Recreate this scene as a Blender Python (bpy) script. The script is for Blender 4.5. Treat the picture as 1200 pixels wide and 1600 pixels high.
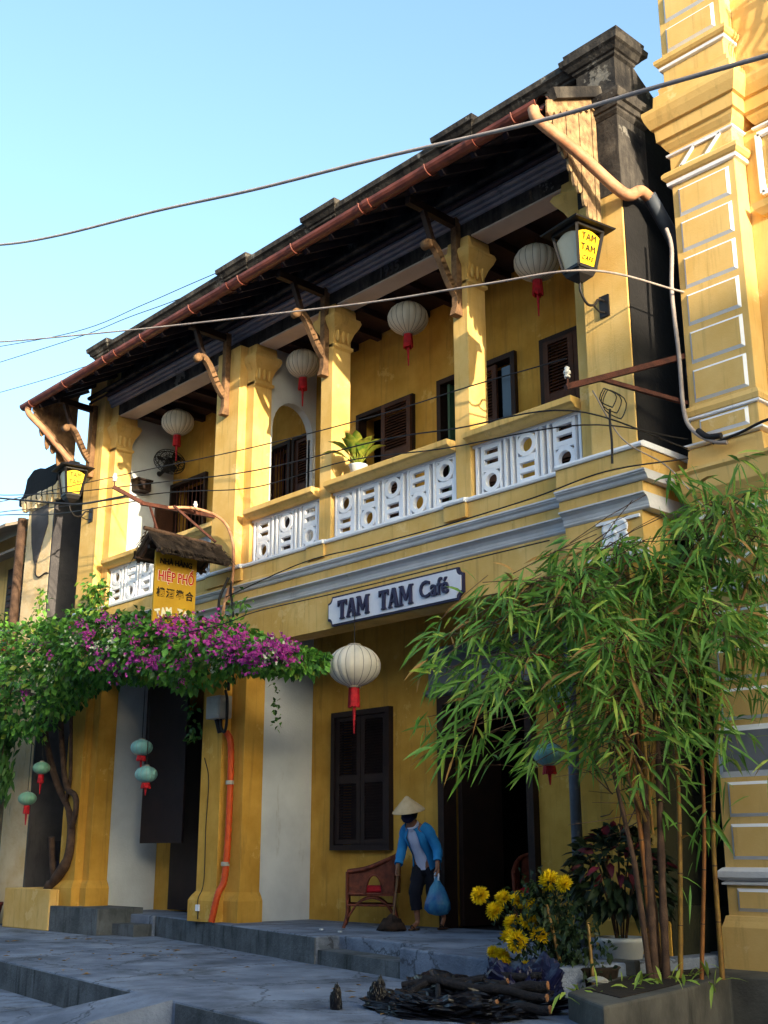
import bpy, bmesh, math, random
from mathutils import Vector, Matrix, noise
for o in list(bpy.data.objects): bpy.data.objects.remove(o)
S = bpy.context.scene; C = S.collection
R = math.radians; PI = math.pi
random.seed(7)
# ------------------------------------------------------------------ camera
cam = bpy.data.cameras.new('camera'); cam_o = bpy.data.objects.new('camera', cam); C.objects.link(cam_o)
YAW, PITCH = R(47.5), R(16.28)
cam_o.location = (0, 0, .85)
cam_o.rotation_euler = (R(90) + PITCH, 0, YAW)
cam.sensor_fit = 'VERTICAL'; cam.sensor_height = 36; cam.lens = 36 * 1827 / 1600
cam.clip_start = .1; cam.clip_end = 2000
S.camera = cam_o
# ------------------------------------------------------------------ sky and sun
SUN_AZ, SUN_EL = R(13), R(9.8)          # azimuth from +X towards -Y
W = bpy.data.worlds.new('World'); S.world = W; W.use_nodes = True
wn = W.node_tree; bg = wn.nodes['Background']
sky = wn.nodes.new('ShaderNodeTexSky'); sky.sky_type = 'NISHITA'; sky.sun_disc = False
sky.sun_elevation = SUN_EL; sky.sun_rotation = R(90) + SUN_AZ
sky.air_density = 1.0; sky.dust_density = 4.0; sky.ozone_density = 1.4
tint = wn.nodes.new('ShaderNodeMix'); tint.data_type = 'RGBA'; tint.blend_type = 'MULTIPLY'; tint.inputs[0].default_value = 1; tint.inputs[7].default_value = (.93, 1.045, 1.08, 1)   # the camera's cool daylight balance
wn.links.new(sky.outputs[0], tint.inputs[6]); wn.links.new(tint.outputs[2], bg.inputs[0]); bg.inputs[1].default_value = .15
sl = bpy.data.lights.new('sun', 'SUN'); sl.energy = 2.55; sl.angle = R(.5); sl.color = (1, .86, .62)
so = bpy.data.objects.new('sun', sl); C.objects.link(so)
sd = Vector((-math.cos(SUN_EL) * math.cos(SUN_AZ), math.cos(SUN_EL) * math.sin(SUN_AZ), -math.sin(SUN_EL)))
so.rotation_euler = sd.to_track_quat('-Z', 'Y').to_euler(); so.location = (30, -10, 25)
S.view_settings.view_transform = 'Standard'; S.view_settings.look = 'None'
S.view_settings.exposure = 2.02; S.view_settings.gamma = 1; S.view_settings.use_curve_mapping = False
# ------------------------------------------------------------------ materials
def lin(h):
    h = h.lstrip('#'); o = []
    for i in (0, 2, 4):
        c = int(h[i:i+2], 16) / 255
        o.append(c / 12.92 if c <= .04045 else ((c + .055) / 1.055) ** 2.4)
    return (*o, 1)
MATS = {}
def mat(name, col, col2=None, sc=3, rough=.8, bump=.15, bsc=40, dirt=None, damt=.0, dsc=1.2, streak=False, spec=.3, metal=0, trans=0, lo=.35, hi=.65, worn=None, cracks=0):
    """Two-tone noise colour, optional dirt patches (streaked downwards), fine bump."""
    m = bpy.data.materials.new(name); m.use_nodes = True; MATS[name] = m
    t = m.node_tree; N = t.nodes; L = t.links; b = N['Principled BSDF']
    b.inputs['Roughness'].default_value = rough; b.inputs['Specular IOR Level'].default_value = spec
    b.inputs['Metallic'].default_value = metal
    geo = N.new('ShaderNodeNewGeometry')
    def nz(scale, det=6, rg=.6, stretch=None):
        n = N.new('ShaderNodeTexNoise'); n.inputs['Scale'].default_value = scale; n.inputs['Detail'].default_value = det
        n.inputs['Roughness'].default_value = rg
        if stretch:
            mp = N.new('ShaderNodeMapping'); mp.inputs['Scale'].default_value = stretch
            L.new(geo.outputs['Position'], mp.inputs[0]); L.new(mp.outputs[0], n.inputs['Vector'])
        else: L.new(geo.outputs['Position'], n.inputs['Vector'])
        return n
    def ramp(src, a, c):
        r = N.new('ShaderNodeMapRange'); r.inputs['From Min'].default_value = a; r.inputs['From Max'].default_value = c
        L.new(src, r.inputs[0]); return r.outputs[0]
    def mix(f, a, c):
        x = N.new('ShaderNodeMix'); x.data_type = 'RGBA'
        if isinstance(f, float): x.inputs[0].default_value = f
        else: L.new(f, x.inputs[0])
        for s, v in ((6, a), (7, c)):
            if isinstance(v, tuple): x.inputs[s].default_value = v
            else: L.new(v, x.inputs[s])
        return x.outputs[2]
    out = lin(col)
    if col2: out = mix(ramp(nz(sc).outputs[0], lo, hi), lin(col), lin(col2))
    if dirt:
        n = nz(dsc, 8, .7, (2.2, 2.2, .35) if streak else None)
        out = mix(ramp(n.outputs[0], .72 - damt * .5, .84 - damt * .3), out, lin(dirt))
    if worn:      # old limewash: thin run-off streaks, sharp-edged paler repaint patches and a few bare chips
        st_ = nz(7, 6, .65, (1.6, 1.6, .10)); x = N.new('ShaderNodeMath'); x.operation = 'MULTIPLY'; x.inputs[1].default_value = .55
        L.new(ramp(st_.outputs[0], .54, .74), x.inputs[0]); out = mix(x.outputs[0], out, lin(dirt))
        y = N.new('ShaderNodeMath'); y.operation = 'MULTIPLY'; y.inputs[1].default_value = .5
        L.new(ramp(nz(1.7, 9, .72).outputs[0], .60, .625), y.inputs[0]); out = mix(y.outputs[0], out, lin(worn))
        out = mix(ramp(nz(5.5, 9, .75).outputs[0], .715, .735), out, lin('#8f8578'))
    if cracks:    # thin wandering cracks in the cement
        v = N.new('ShaderNodeTexVoronoi'); v.feature = 'DISTANCE_TO_EDGE'; v.inputs['Scale'].default_value = cracks
        ad = N.new('ShaderNodeVectorMath'); ad.operation = 'MULTIPLY_ADD'; ad.inputs[1].default_value = (.5, .5, .5)
        L.new(nz(2.2, 5, .7).outputs[1], ad.inputs[0]); L.new(geo.outputs['Position'], ad.inputs[2]); L.new(ad.outputs[0], v.inputs['Vector'])
        cr = N.new('ShaderNodeMath'); cr.operation = 'MULTIPLY'; cr.inputs[1].default_value = .65
        L.new(ramp(v.outputs['Distance'], .014, .004), cr.inputs[0]); out = mix(cr.outputs[0], out, lin('#2b2e33'))
    if isinstance(out, tuple): b.inputs['Base Color'].default_value = out
    else: L.new(out, b.inputs['Base Color'])
    if bump:
        bn = N.new('ShaderNodeBump'); bn.inputs['Strength'].default_value = bump; bn.inputs['Distance'].default_value = .02
        L.new(nz(bsc, 4).outputs[0], bn.inputs['Height']); L.new(bn.outputs[0], b.inputs['Normal'])
    if trans:
        tr = N.new('ShaderNodeBsdfTranslucent'); ms = N.new('ShaderNodeMixShader'); ms.inputs[0].default_value = trans
        if isinstance(out, tuple): tr.inputs[0].default_value = out
        else: L.new(out, tr.inputs[0])
        L.new(b.outputs[0], ms.inputs[1]); L.new(tr.outputs[0], ms.inputs[2]); L.new(ms.outputs[0], N['Material Output'].inputs[0])
    return m
yellow = mat('yellow_plaster', '#ddb874', '#cfa55a', 2.2, .88, .16, 60, '#94743f', .22, 1.9, True, worn='#e6c88c')
yellow_dk = mat('ochre_plaster', '#cf9f46', '#b68630', 1.9, .88, .16, 60, '#7f6030', .24, 1.6, True, worn='#dcb565')
ylw_new = mat('fresh_yellow_plaster', '#e0bb78', '#d4aa62', 1.8, .85, .12, 60, '#a0814d', .16, 2.2, True, worn='#e9cd98')
white = mat('white_plaster', '#cfd4d9', '#c0c5cb', 2.0, .8, .2, 35, '#8d8880', .12, 1.4, True)
white_cl = mat('white_paint', '#eeeef4', '#e2e3ea', 3, .6, .1, 40, '#9a958c', .1, 3, True)
grey_mould = mat('grey_moulding', '#d9d8dd', '#c6c5ca', 2.5, .8, .25, 30, '#6a6768', .16, 1.6, True)
mould = mat('mouldy_plaster', '#56504b', '#1d1b1d', 2.2, .92, .5, 24, '#121116', .55, 2.6, True, worn='#8f8a84')
black_mould = mat('black_mouldy_wall', '#1f1d1e', '#0f0e10', 1.1, .9, .4, 18, '#4d4a46', .08, 1.5, True)
grey_wall = mat('grey_mouldy_wall', '#5b5758', '#403d40', 1.2, .9, .3, 22, '#23222a', .25, 1.3, True)
peel = mat('peeling_plaster', '#f0d6ae', '#e0bd88', 2.4, .9, .4, 22, '#57473c', .26, 2.2, True)
dark_wood = mat('dark_wood', '#2e1b14', '#1d110d', 4, .6, .3, 50)
shut_wood = mat('shutter_wood', '#24181a', '#191114', 5, .55, .2, 60)
brown_wood = mat('brown_wood', '#4e2f20', '#3a2116', 5, .6, .3, 45)
old_wood = mat('weathered_wood', '#8d6b4c', '#5c432f', 7, .8, .5, 60, '#2c2019', .22, 5, True)
peel_wood = mat('peeling_yellow_board', '#a98d68', '#6b5440', 9, .9, .5, 55, '#3a2c22', .3, 5, True)
ceiling_m = mat('dark_ceiling', '#3b2626', '#2f1d1e', 2, .8, .2, 20)
soffit_m = mat('pale_soffit', '#d3c4ba', '#c2b2a8', 2, .85, .15, 30)
eave_m = mat('eave_board', '#40363c', '#2a2329', 3, .8, .3, 30)
tile_m = mat('roof_tile', '#54382f', '#2e2220', 5, .85, .4, 30, '#141214', .3, 4)
gutter_m = mat('rust_brown_pipe', '#84473a', '#5d2f28', 5, .45, .1, 40, '#3d211c', .2, 4)
pipe_pale = mat('faded_pipe', '#b98d6c', '#a06a4c', 4, .6, .2, 40, '#5f382b', .3, 6)
pipe_grey = mat('grey_pipe', '#4f5560', '#40454f', 6, .5, .1, 40)
conc = mat('concrete', '#8791a3', '#5d6678', 1.5, .9, .8, 40, '#3d4148', .42, 1.1, cracks=.75)
conc_dk = mat('concrete_riser', '#666a6f', '#494d50', 3.2, .92, .8, 30, '#262b2a', .42, 3.2, True)
conc_old = mat('stained_concrete', '#5e5b54', '#403e3a', 2.2, .9, .4, 25, '#2a2927', .3, 1.8, True)
mossy = mat('mossy_block', '#2b2a17', '#1c1d12', 2, .95, .4, 20, '#12130e', .3, 1.5, True)
black_iron = mat('black_iron', '#1a1718', None, 3, .5, .1, 40)
rust = mat('rusty_iron', '#5b3226', '#3a1f19', 9, .8, .4, 60)
wire_pale = mat('pale_cable', '#a79a93', '#8b7f7c', 6, .6, 0)
wire_black = mat('black_cable', '#1c1a1d', None, 3, .6, 0)
porcelain = mat('porcelain', '#d8d4cc', None, 3, .25, 0)
silk = mat('white_silk', '#e6dfd2', '#dad2c4', 6, .55, .05, 60, trans=.3)
teal_silk = mat('teal_silk', '#8cbfbc', '#6ba3a3', 5, .28, .02, 60, trans=.15)
green_silk = mat('green_silk', '#86b79b', '#73a68c', 5, .35, .02, 60, trans=.15)
red_silk = mat('red_tassel', '#c01524', '#8f0e1b', 20, .6, .3, 80)
rib_m = mat('lantern_rib', '#8e867c', None, 3, .6, 0)
lamp_yel = mat('yellow_lamp_panel', '#e7b820', '#dcab18', 5, .45, .05, 40)
lamp_glass = mat('frosted_lamp_glass', '#dcd2ba', '#cfc4aa', 4, .35, .05, 40, trans=.3)
sign_white = mat('white_sign_board', '#dcdce6', '#cfcfdc', 4, .5, .1, 30, '#a9a8b0', .1, 3)
sign_blue = mat('navy_letter', '#2c2a4a', '#25233f', 5, .5, .1, 40)
sign_ochre = mat('ochre_sign_board', '#c49a2a', '#b58b22', 3, .6, .1, 30, '#8a6a20', .12, 2.2)
red_paint = mat('red_paint', '#b3201c', None, 3, .5, 0)
cream_paint = mat('cream_paint', '#e6dfc8', None, 3, .6, 0)
ink = mat('black_ink', '#241c10', None, 3, .6, 0)
thatch = mat('thatch', '#4d4036', '#2b231e', 9, .95, .5, 50)
leaf_a = mat('bougainvillea_leaf', '#74ab44', '#487f30', 7, .5, 0, trans=.25)
leaf_b = mat('dark_vine_leaf', '#446e30', '#305426', 6, .5, 0, trans=.2)
leaf_c = mat('young_vine_leaf', '#8a9a3a', '#5f8030', 6, .5, 0, trans=.3)
bam_leaf = mat('bamboo_leaf', '#6f9a40', '#47762f', 5, .45, 0, trans=.3)
bam_leaf2 = mat('pale_bamboo_leaf', '#a5b652', '#7fa03e', 5, .45, 0, trans=.3)
bam_dry = mat('dry_bamboo_leaf', '#a5804a', '#8a6a3c', 5, .7, 0, trans=.2)
culm_m = mat('bamboo_culm', '#8a6a2c', '#6a4a22', 8, .45, .1, 50)
culm_o = mat('orange_bamboo_culm', '#8d5a2a', '#6b3f1e', 8, .5, .1, 50)
magenta = mat('magenta_bract', '#d155b4', '#b03798', 9, .6, 0, trans=.3)
white_fl = mat('white_bract', '#e6e6cf', '#cfd6b0', 9, .6, 0, trans=.3)
bark = mat('bark', '#5a4436', '#3a2a22', 8, .9, .5, 40)
chrys = mat('yellow_chrysanthemum', '#f2d81f', '#e6c414', 14, .6, 0, trans=.2)
chrys_leaf = mat('chrysanthemum_leaf', '#2a3f22', '#1b2a18', 8, .55, 0, trans=.15)
poin_red = mat('dark_red_leaf', '#752839', '#4a1826', 8, .5, 0, trans=.2)
poin_green = mat('dark_green_leaf', '#25341c', '#182414', 8, .5, 0, trans=.15)
house_leaf = mat('variegated_leaf', '#a9a53f', '#4f7a2b', 10, .4, 0, trans=.3)
orange_pipe = mat('orange_conduit', '#d2521e', '#b8431a', 6, .5, .1, 40)
box_grey = mat('grey_meter_box', '#a9a49a', '#98938a', 5, .5, .05, 30)
rattan = mat('red_brown_rattan', '#84402a', '#57281a', 14, .45, .35, 70)
cushion = mat('red_cushion', '#b01e2a', None, 5, .8, .2, 60)
skin = mat('skin', '#9a6a50', '#8d5f48', 8, .55, .05, 60)
hair_m = mat('black_hair', '#120f10', None, 4, .5, .2, 80)
jacket_m = mat('blue_jacket', '#2b86c0', '#2276ae', 5, .8, .2, 60)
shirt_m = mat('pale_blouse', '#d2d4ea', '#c3c6e0', 6, .8, .15, 50)
trouser_m = mat('black_trousers', '#141420', '#0e0e16', 4, .85, .2, 60)
straw_hat = mat('palm_leaf_hat', '#cdb28c', '#bfa27a', 12, .7, .2, 60)
sandal_m = mat('brown_sandal', '#4a352a', None, 4, .6, .1, 40)
bag_m = mat('blue_plastic_bag', '#4c8fae', '#2d5f9a', 7, .25, .3, 12, '#8fb6a8', .25, 5, trans=.25)
bag_black = mat('black_plastic', '#17171d', '#0e0e14', 6, .3, .5, 9)
broom_m = mat('broom_straw', '#3b2a20', '#241a14', 14, .9, .5, 80)
stick_m = mat('broom_handle', '#77583d', None, 5, .6, .1, 30)
char_m = mat('charred_log', '#1d1b21', '#0d0c11', 14, .85, .9, 26, '#4a3d38', .12, 9)
log_end = mat('log_end', '#a0704a', '#7a5036', 12, .8, .3, 50)
pot_white = mat('white_pot', '#d3d7da', '#c0c4c8', 4, .5, .1, 30, '#6d6a64', .2, 4)
pot_red = mat('red_pot', '#8a3a36', '#702d2b', 4, .6, .1, 30)
eave_grey = mat('eave_moulding', '#97939a', '#7d7a82', 2.5, .85, .25, 30, '#3c3a40', .25, 1.6, True)
soil = mat('soil', '#2c221a', '#1c1611', 12, .95, .6, 20)
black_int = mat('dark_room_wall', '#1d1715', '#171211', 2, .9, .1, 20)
glass_m = mat('window_glass', '#28303a', None, 3, .08, 0, spec=.6)
blue_grey = mat('blue_grey_paint', '#7a7c86', '#6c6e78', 3, .7, .1, 30)
tarp = mat('grey_awning_sheet', '#8a7c70', '#74675c', 3, .7, .2, 25)
# ------------------------------------------------------------------ mesh helpers (world coordinates)
class MB:
    def __init__(s): s.v = []; s.f = []; s.mi = []; s.sm = []; s.cur = 0
    def add(s, vs, fs, smooth=False):
        n = len(s.v); s.v += [tuple(v) for v in vs]
        for f in fs: s.f.append([i + n for i in f]); s.mi.append(s.cur); s.sm.append(smooth)
        return s
    def box(s, x0, x1, y0, y1, z0, z1):
        return s.add([(x0,y0,z0),(x1,y0,z0),(x1,y1,z0),(x0,y1,z0),(x0,y0,z1),(x1,y0,z1),(x1,y1,z1),(x0,y1,z1)],
              [(0,3,2,1),(4,5,6,7),(0,1,5,4),(1,2,6,5),(2,3,7,6),(3,0,4,7)])
    def prism(s, poly, axis, a, b):
        """poly: list of 2-D points; extruded along axis 'x' (poly=y,z), 'y' (x,z) or 'z' (x,y) from a to b."""
        def p(q, t): return {'x': (t, q[0], q[1]), 'y': (q[0], t, q[1]), 'z': (q[0], q[1], t)}[axis]
        n = len(poly); vs = [p(q, a) for q in poly] + [p(q, b) for q in poly]
        fs = [tuple(range(n))[::-1], tuple(range(n, 2*n))] + [(i, (i+1) % n, n + (i+1) % n, n + i) for i in range(n)]
        return s.add(vs, fs)
    def tube(s, pts, r, seg=8, cap=True, smooth=True):
        pts = [Vector(p) for p in pts]; n = len(pts)
        rs = r if isinstance(r, (list, tuple)) else [r] * n
        vs = []; fs = []; up = None
        for i, p in enumerate(pts):
            t = (pts[min(i+1, n-1)] - pts[max(i-1, 0)]).normalized()
            if up is None: up = t.orthogonal().normalized()
            up = (up - t * up.dot(t)); up = up.normalized() if up.length > 1e-5 else t.orthogonal().normalized()
            w = t.cross(up)
            for k in range(seg):
                a = 2 * PI * k / seg; vs.append(p + (up * math.cos(a) + w * math.sin(a)) * rs[i])
        for i in range(n - 1):
            for k in range(seg):
                fs.append((i*seg + k, i*seg + (k+1) % seg, (i+1)*seg + (k+1) % seg, (i+1)*seg + k))
        s.add(vs, fs, smooth)
        if cap: s.add(vs[:seg], [tuple(range(seg))[::-1]]); s.add(vs[-seg:], [tuple(range(seg))])
        return s
    def lathe(s, prof, c, seg=24, smooth=True, sx=1, sy=1, M=None):
        vs = []; fs = []
        for r, z in prof:
            for k in range(seg):
                a = 2 * PI * k / seg; q = Vector((r * math.cos(a) * sx, r * math.sin(a) * sy, z))
                vs.append((M @ q if M else q) + Vector(c))
        for i in range(len(prof) - 1):
            for k in range(seg): fs.append((i*seg + k, i*seg + (k+1) % seg, (i+1)*seg + (k+1) % seg, (i+1)*seg + k))
        return s.add(vs, fs, smooth)
    def loft(s, rings, cap=True, smooth=False):
        n = len(rings[0]); vs = [q for r in rings for q in r]; fs = []
        for i in range(len(rings) - 1):
            for k in range(n): fs.append((i*n + k, i*n + (k+1) % n, (i+1)*n + (k+1) % n, (i+1)*n + k))
        if cap: fs += [tuple(range(n))[::-1], tuple(range((len(rings)-1)*n, len(rings)*n))]
        return s.add(vs, fs, smooth)
    def rects(s, x0, x1, y0, y1, prof, back=True):
        """stack of rectangles grown by an offset: prof = [(z, off)]; back=False keeps the rear face plane."""
        return s.loft([[(x0-o, y0-o, z), (x1+o, y0-o, z), (x1+o, y1+(o if back else 0), z), (x0-o, y1+(o if back else 0), z)] for z, o in prof])
    def bar(s, a, b, w, h, up=(0, 0, 1)):
        a = Vector(a); b = Vector(b); t = (b - a).normalized(); sd = t.cross(Vector(up)).normalized() * w / 2; u = sd.cross(t).normalized() * h / 2
        vs = [a-sd-u, a+sd-u, a+sd+u, a-sd+u, b-sd-u, b+sd-u, b+sd+u, b-sd+u]
        return s.add(vs, [(0,3,2,1),(4,5,6,7),(0,1,5,4),(1,2,6,5),(2,3,7,6),(3,0,4,7)])
    def mesh(s, name, mats, org=(0, 0, 0)):
        me = bpy.data.meshes.new(name); org = Vector(org)
        me.from_pydata([Vector(v) - org for v in s.v], [], s.f)
        for m in (mats if isinstance(mats, (list, tuple)) else [mats]): me.materials.append(m)
        me.polygons.foreach_set('material_index', s.mi); me.polygons.foreach_set('use_smooth', s.sm)
        bm = bmesh.new(); bm.from_mesh(me); bmesh.ops.recalc_face_normals(bm, faces=bm.faces); bm.to_mesh(me); bm.free()
        return me
    def build(s, name, mats, parent=None, bevel=0, kind=None, org=None):
        org = root_loc(parent) if parent else Vector(org or (0, 0, 0))
        o = bpy.data.objects.new(name, s.mesh(name, mats, org)); C.objects.link(o)
        if parent: o.parent = parent
        else: o.location = org
        if bevel:
            b = o.modifiers.new('edge', 'BEVEL'); b.width = bevel; b.segments = 2; b.limit_method = 'ANGLE'
        if kind: o['kind'] = kind
        return o
def root_loc(o):
    v = Vector((0, 0, 0))
    while o: v = v + o.location; o = o.parent
    return v
def thing(name, label, cat, loc=(0, 0, 0), group=None):
    o = bpy.data.objects.new(name, None); C.objects.link(o); o.location = loc; o.empty_display_size = .1
    o['label'] = label; o['category'] = cat
    if group: o['group'] = group
    return o
def tag(o, label, cat, group=None):
    o['label'] = label; o['category'] = cat
    if group: o['group'] = group
    return o
def inst(o, parent, loc, rz=0, name=None):
    c = o.copy(); C.objects.link(c); c.parent = parent; c.location = loc; c.rotation_euler = (0, 0, rz)
    return c
def copy_tree(o, parent=None):
    c = o.copy(); C.objects.link(c); c.parent = parent
    for ch in list(o.children): copy_tree(ch, c)
    return c
def text_obj(s, name, mats, parent, M, size, depth=.006, bold=0, align='CENTER', sx=1, shear=0, space=1):
    cu = bpy.data.curves.new(name, 'FONT'); cu.body = s; cu.size = size; cu.extrude = depth; cu.offset = bold
    cu.align_x = align; cu.align_y = 'CENTER'; cu.shear = shear; cu.space_character = space; cu.resolution_u = 3
    t = bpy.data.objects.new('tmp', cu); C.objects.link(t)
    me = bpy.data.meshes.new_from_object(t.evaluated_get(bpy.context.evaluated_depsgraph_get()))
    bpy.data.objects.remove(t); bpy.data.curves.remove(cu)
    me.transform(Matrix.Diagonal((sx, 1, 1, 1))); me.transform(M); me.transform(Matrix.Translation(-root_loc(parent)))
    me.materials.clear(); me.materials.append(mats)
    o = bpy.data.objects.new(name, me); C.objects.link(o); o.parent = parent
    return o
def bez(pts, n=10):
    """Catmull-Rom through pts."""
    P = [Vector(p) for p in pts]; P = [P[0] * 2 - P[1]] + P + [P[-1] * 2 - P[-2]]; out = []
    for i in range(1, len(P) - 2):
        for k in range(n):
            t = k / n; a, b, c, d = P[i-1], P[i], P[i+1], P[i+2]
            out.append(.5 * ((2*b) + (c-a)*t + (2*a - 5*b + 4*c - d)*t*t + (3*b - a - 3*c + d)*t**3))
    return out + [P[-2]]
# ------------------------------------------------------------------ ground, street, platform
ZS, ZR = -.28, -.57
def sheet(name, poly, z, m, z0=None):
    mb = MB(); mb.prism(poly, 'z', z0 if z0 is not None else z - .3, z); o = mb.build(name, m, None, .018); o['kind'] = 'structure'; return o
g = MB(); g.add([(-400,-400,ZR),(400,-400,ZR),(400,400,ZR),(-400,400,ZR)], [(0,1,2,3)]); g.build('road', conc, kind='structure')
KD = Vector((.990, -.139)); K0 = Vector((-9.30, 5.67))
def kl(t, off=0): p = K0 + KD * t + Vector((.139, .990)) * off; return (p.x, p.y)
# pavement slabs: the kerb stands a hand higher than the road; concrete poured in bays with joints between
pv = [kl(-34), kl(-4.0), kl(-.02), kl(.72), kl(4.2), (-5.35, 6.7), (-6.0, 8.0), (-6.15, 9.4), (-6.3, 12), (-34, 14)]
sheet('pavement', pv, ZS, [conc, conc_dk], ZR - .05)
rs = MB(); rs.prism([kl(-34, -.012), kl(0, -.012), kl(0, .0), kl(-34, .0)], 'z', ZR, ZS - .015); rs.build('kerb', conc_dk, kind='structure')
rs = MB(); rs.prism([kl(.8, -.012), kl(4.15, -.012), kl(4.15, 0), kl(.8, 0)], 'z', ZR, ZS - .015); rs.build('kerb', conc_dk, kind='structure')
# ramp from the road up to the pavement
a, b = Vector(kl(.0)), Vector(kl(.72)); dn = Vector((-.62, -.78)) * 1.5
rp = MB(); A2 = a + dn; B2 = b + dn * .8 + Vector((.1, -.3))
rp.add([(a.x, a.y, ZS+.004), (b.x, b.y, ZS+.004), (B2.x, B2.y, ZR-.02), (A2.x, A2.y, ZR-.02), (a.x, a.y, ZR-.02), (b.x, b.y, ZR-.02)],
       [(0,1,2,3), (0,3,4), (1,5,2), (0,4,5,1), (2,5,4,3)]); rp.build('ramp', conc, kind='structure')
# a second low step along the road at the left
st = MB(); st.prism([kl(-30, -.62), kl(-1.95, -.62), kl(-1.95, -.0125), kl(-30, -.0125)], 'z', ZR - .05, ZR + .004); st.build('road_edge', conc, kind='structure')
# cafe platform with its two steps let into the front edge
def pf(x): return 9.22 + (x + 13.9) * -.222
plat = [(-15.25, pf(-15.25)+.03), (-10.25, pf(-10.25)), (-10.25, pf(-10.25)+.32), (-8.55, pf(-8.55)+.34), (-8.55, pf(-8.55)), (-6.2, pf(-6.2)), (-5.95, 10.6), (-17.0, 10.6), (-17.0, 9.15), (-15.9, 9.12), (-15.9, 9.5), (-15.25, 9.5)]
sheet('platform', plat, 0, conc, ZS - .1)
rz = MB(); rz.prism([(-15.25, pf(-15.25)+.018), (-10.26, pf(-10.26)-.012), (-10.26, pf(-10.26)+.1), (-15.2, pf(-15.25)+.1)], 'z', ZS, -.012); rz.build('platform_riser', conc_dk, kind='structure')
sp = MB(); sp.prism([(-10.245, pf(-10.25)+.02), (-8.555, pf(-8.55)+.02), (-8.555, pf(-8.55)+.338), (-10.245, pf(-10.25)+.318)], 'z', ZS - .1, -.135); sp.build('step', conc_dk, kind='structure')
lo = MB(); lo.box(-17.3, -15.86, 8.95, 9.7, ZS - .1, .085); lo.build('step', conc_dk, kind='structure')
lo = MB(); lo.box(-15.859, -15.27, 9.2, 9.598, ZS - .1, -.12); lo.build('step', conc_dk, kind='structure')
# planting bed kerb at the right
bd = MB(); bd.prism([(-5.75, 7.05), (-5.05, 6.55), (-5.3, 7.85), (-5.62, 8.95), (-5.0, 9.05), (-3.0, 8.6), (-3.0, 9.46), (-6.25, 9.46), (-6.3, 8.6)], 'z', ZR, -.1)
bd.build('planting_bed', conc_old, kind='structure', bevel=.02)
bs = MB(); bs.prism([(-6.2, 8.65), (-5.75, 7.25), (-5.25, 7.0), (-5.45, 7.9), (-5.75, 8.9), (-6.1, 9.4)], 'z', -.15, -.094); bs.build('soil', soil, kind='structure')

# fallen leaves and grit on the paving
q = MB(); rr = random.Random(4)
for k in range(150):
    x = rr.uniform(-16, -5.5); y = rr.uniform(5.9, 8.6); a = rr.uniform(0, 6.3); s_ = rr.uniform(.012, .045) if rr.random() < .8 else rr.uniform(.04, .09)
    if y > pf(x) - .1: continue
    if (Vector((x, y)) - K0).dot(Vector((.139, .990))) < .05: continue
    c_, n_ = math.cos(a), math.sin(a); q.add([(x - c_*s_, y - n_*s_, ZS + .004), (x + n_*s_*.35, y - c_*s_*.35, ZS + .012), (x + c_*s_, y + n_*s_, ZS + .005), (x - n_*s_*.35, y + c_*s_*.35, ZS + .014)], [(0, 1, 2, 3)])
q.build('leaf_litter', bam_dry, None, 0, 'stuff')
# ------------------------------------------------------------------ the cafe building
cafe = thing('cafe_building', 'two storey yellow cafe with lantern hung balcony, white fretwork and dark mouldy parapet', 'building', (-12, 10, 0))
XL, XR, YW = -17.65, -6.31, 10.5
def part(mb, name, m, parent=None, bevel=0, kind=None): return mb.build(name, m, parent or cafe, bevel, kind)
# --- side and rear walls
w = MB(); w.box(XR - .3, XR, 9.64, 18, 0, 8.75); w.box(XL, XL + .3, 9.64, 18, 0, 9.0); w.box(XL + .3, XR - .3, 17.7, 18, 0, 8.7); part(w, 'side_wall', black_mould)
w = MB()
for i, z in enumerate([-.1, .42, .9, 1.4, 1.9, 2.4]):
    for k in range(5):
        j = MB(); y = 9.66 + k * .62 + (.3 if i % 2 else 0); j.box(XR, XR + .025 + .01 * ((i * 3 + k) % 3), y, y + .60, max(z, -.1) + .008, z + .47); part(j, 'wall_block', mossy, None, .006)
# --- back walls with openings
def wall_open(x0, x1, z0, z1, y0, y1, ops):
    mb = MB(); ops = sorted(ops); x = x0
    for a, b, c, d in ops:
        mb.box(x, a, y0, y1, z0, z1)
        if c > z0: mb.box(a, b, y0, y1, z0, c)
        if d < z1: mb.box(a, b, y0, y1, d, z1)
        x = b
    mb.box(x, x1, y0, y1, z0, z1); return mb
gops = [(-14.9, -13.8, .0, 2.75), (-12.45, -11.28, .89, 2.70), (-10.38, -8.86, 0, 2.72)]
part(wall_open(XL + .3, XR - .3, 0, 4.3, YW, YW + .3, gops), 'back_wall', yellow_dk)
uops = [(-16.95, -15.85, 4.6, 7.04), (-14.2, -13.05, 4.6, 7.0), (-12.0, -10.82, 4.6, 6.95), (-10.35, -8.96, 4.6, 6.98), (-8.55, -7.5, 4.6, 6.97)]
part(wall_open(XL + .3, XR - .3, 4.62, 8.3, YW, YW + .3, uops), 'back_wall', yellow_dk)
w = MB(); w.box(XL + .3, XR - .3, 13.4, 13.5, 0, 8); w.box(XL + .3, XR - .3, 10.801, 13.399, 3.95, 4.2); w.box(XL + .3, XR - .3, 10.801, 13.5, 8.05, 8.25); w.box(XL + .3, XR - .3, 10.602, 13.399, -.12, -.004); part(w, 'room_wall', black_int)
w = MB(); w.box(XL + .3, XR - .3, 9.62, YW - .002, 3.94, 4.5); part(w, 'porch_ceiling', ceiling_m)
w = MB(); w.box(XL + .3, XR - .3, 9.61, YW + .3, 8.1, 8.3); part(w, 'balcony_ceiling', ceiling_m)
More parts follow.
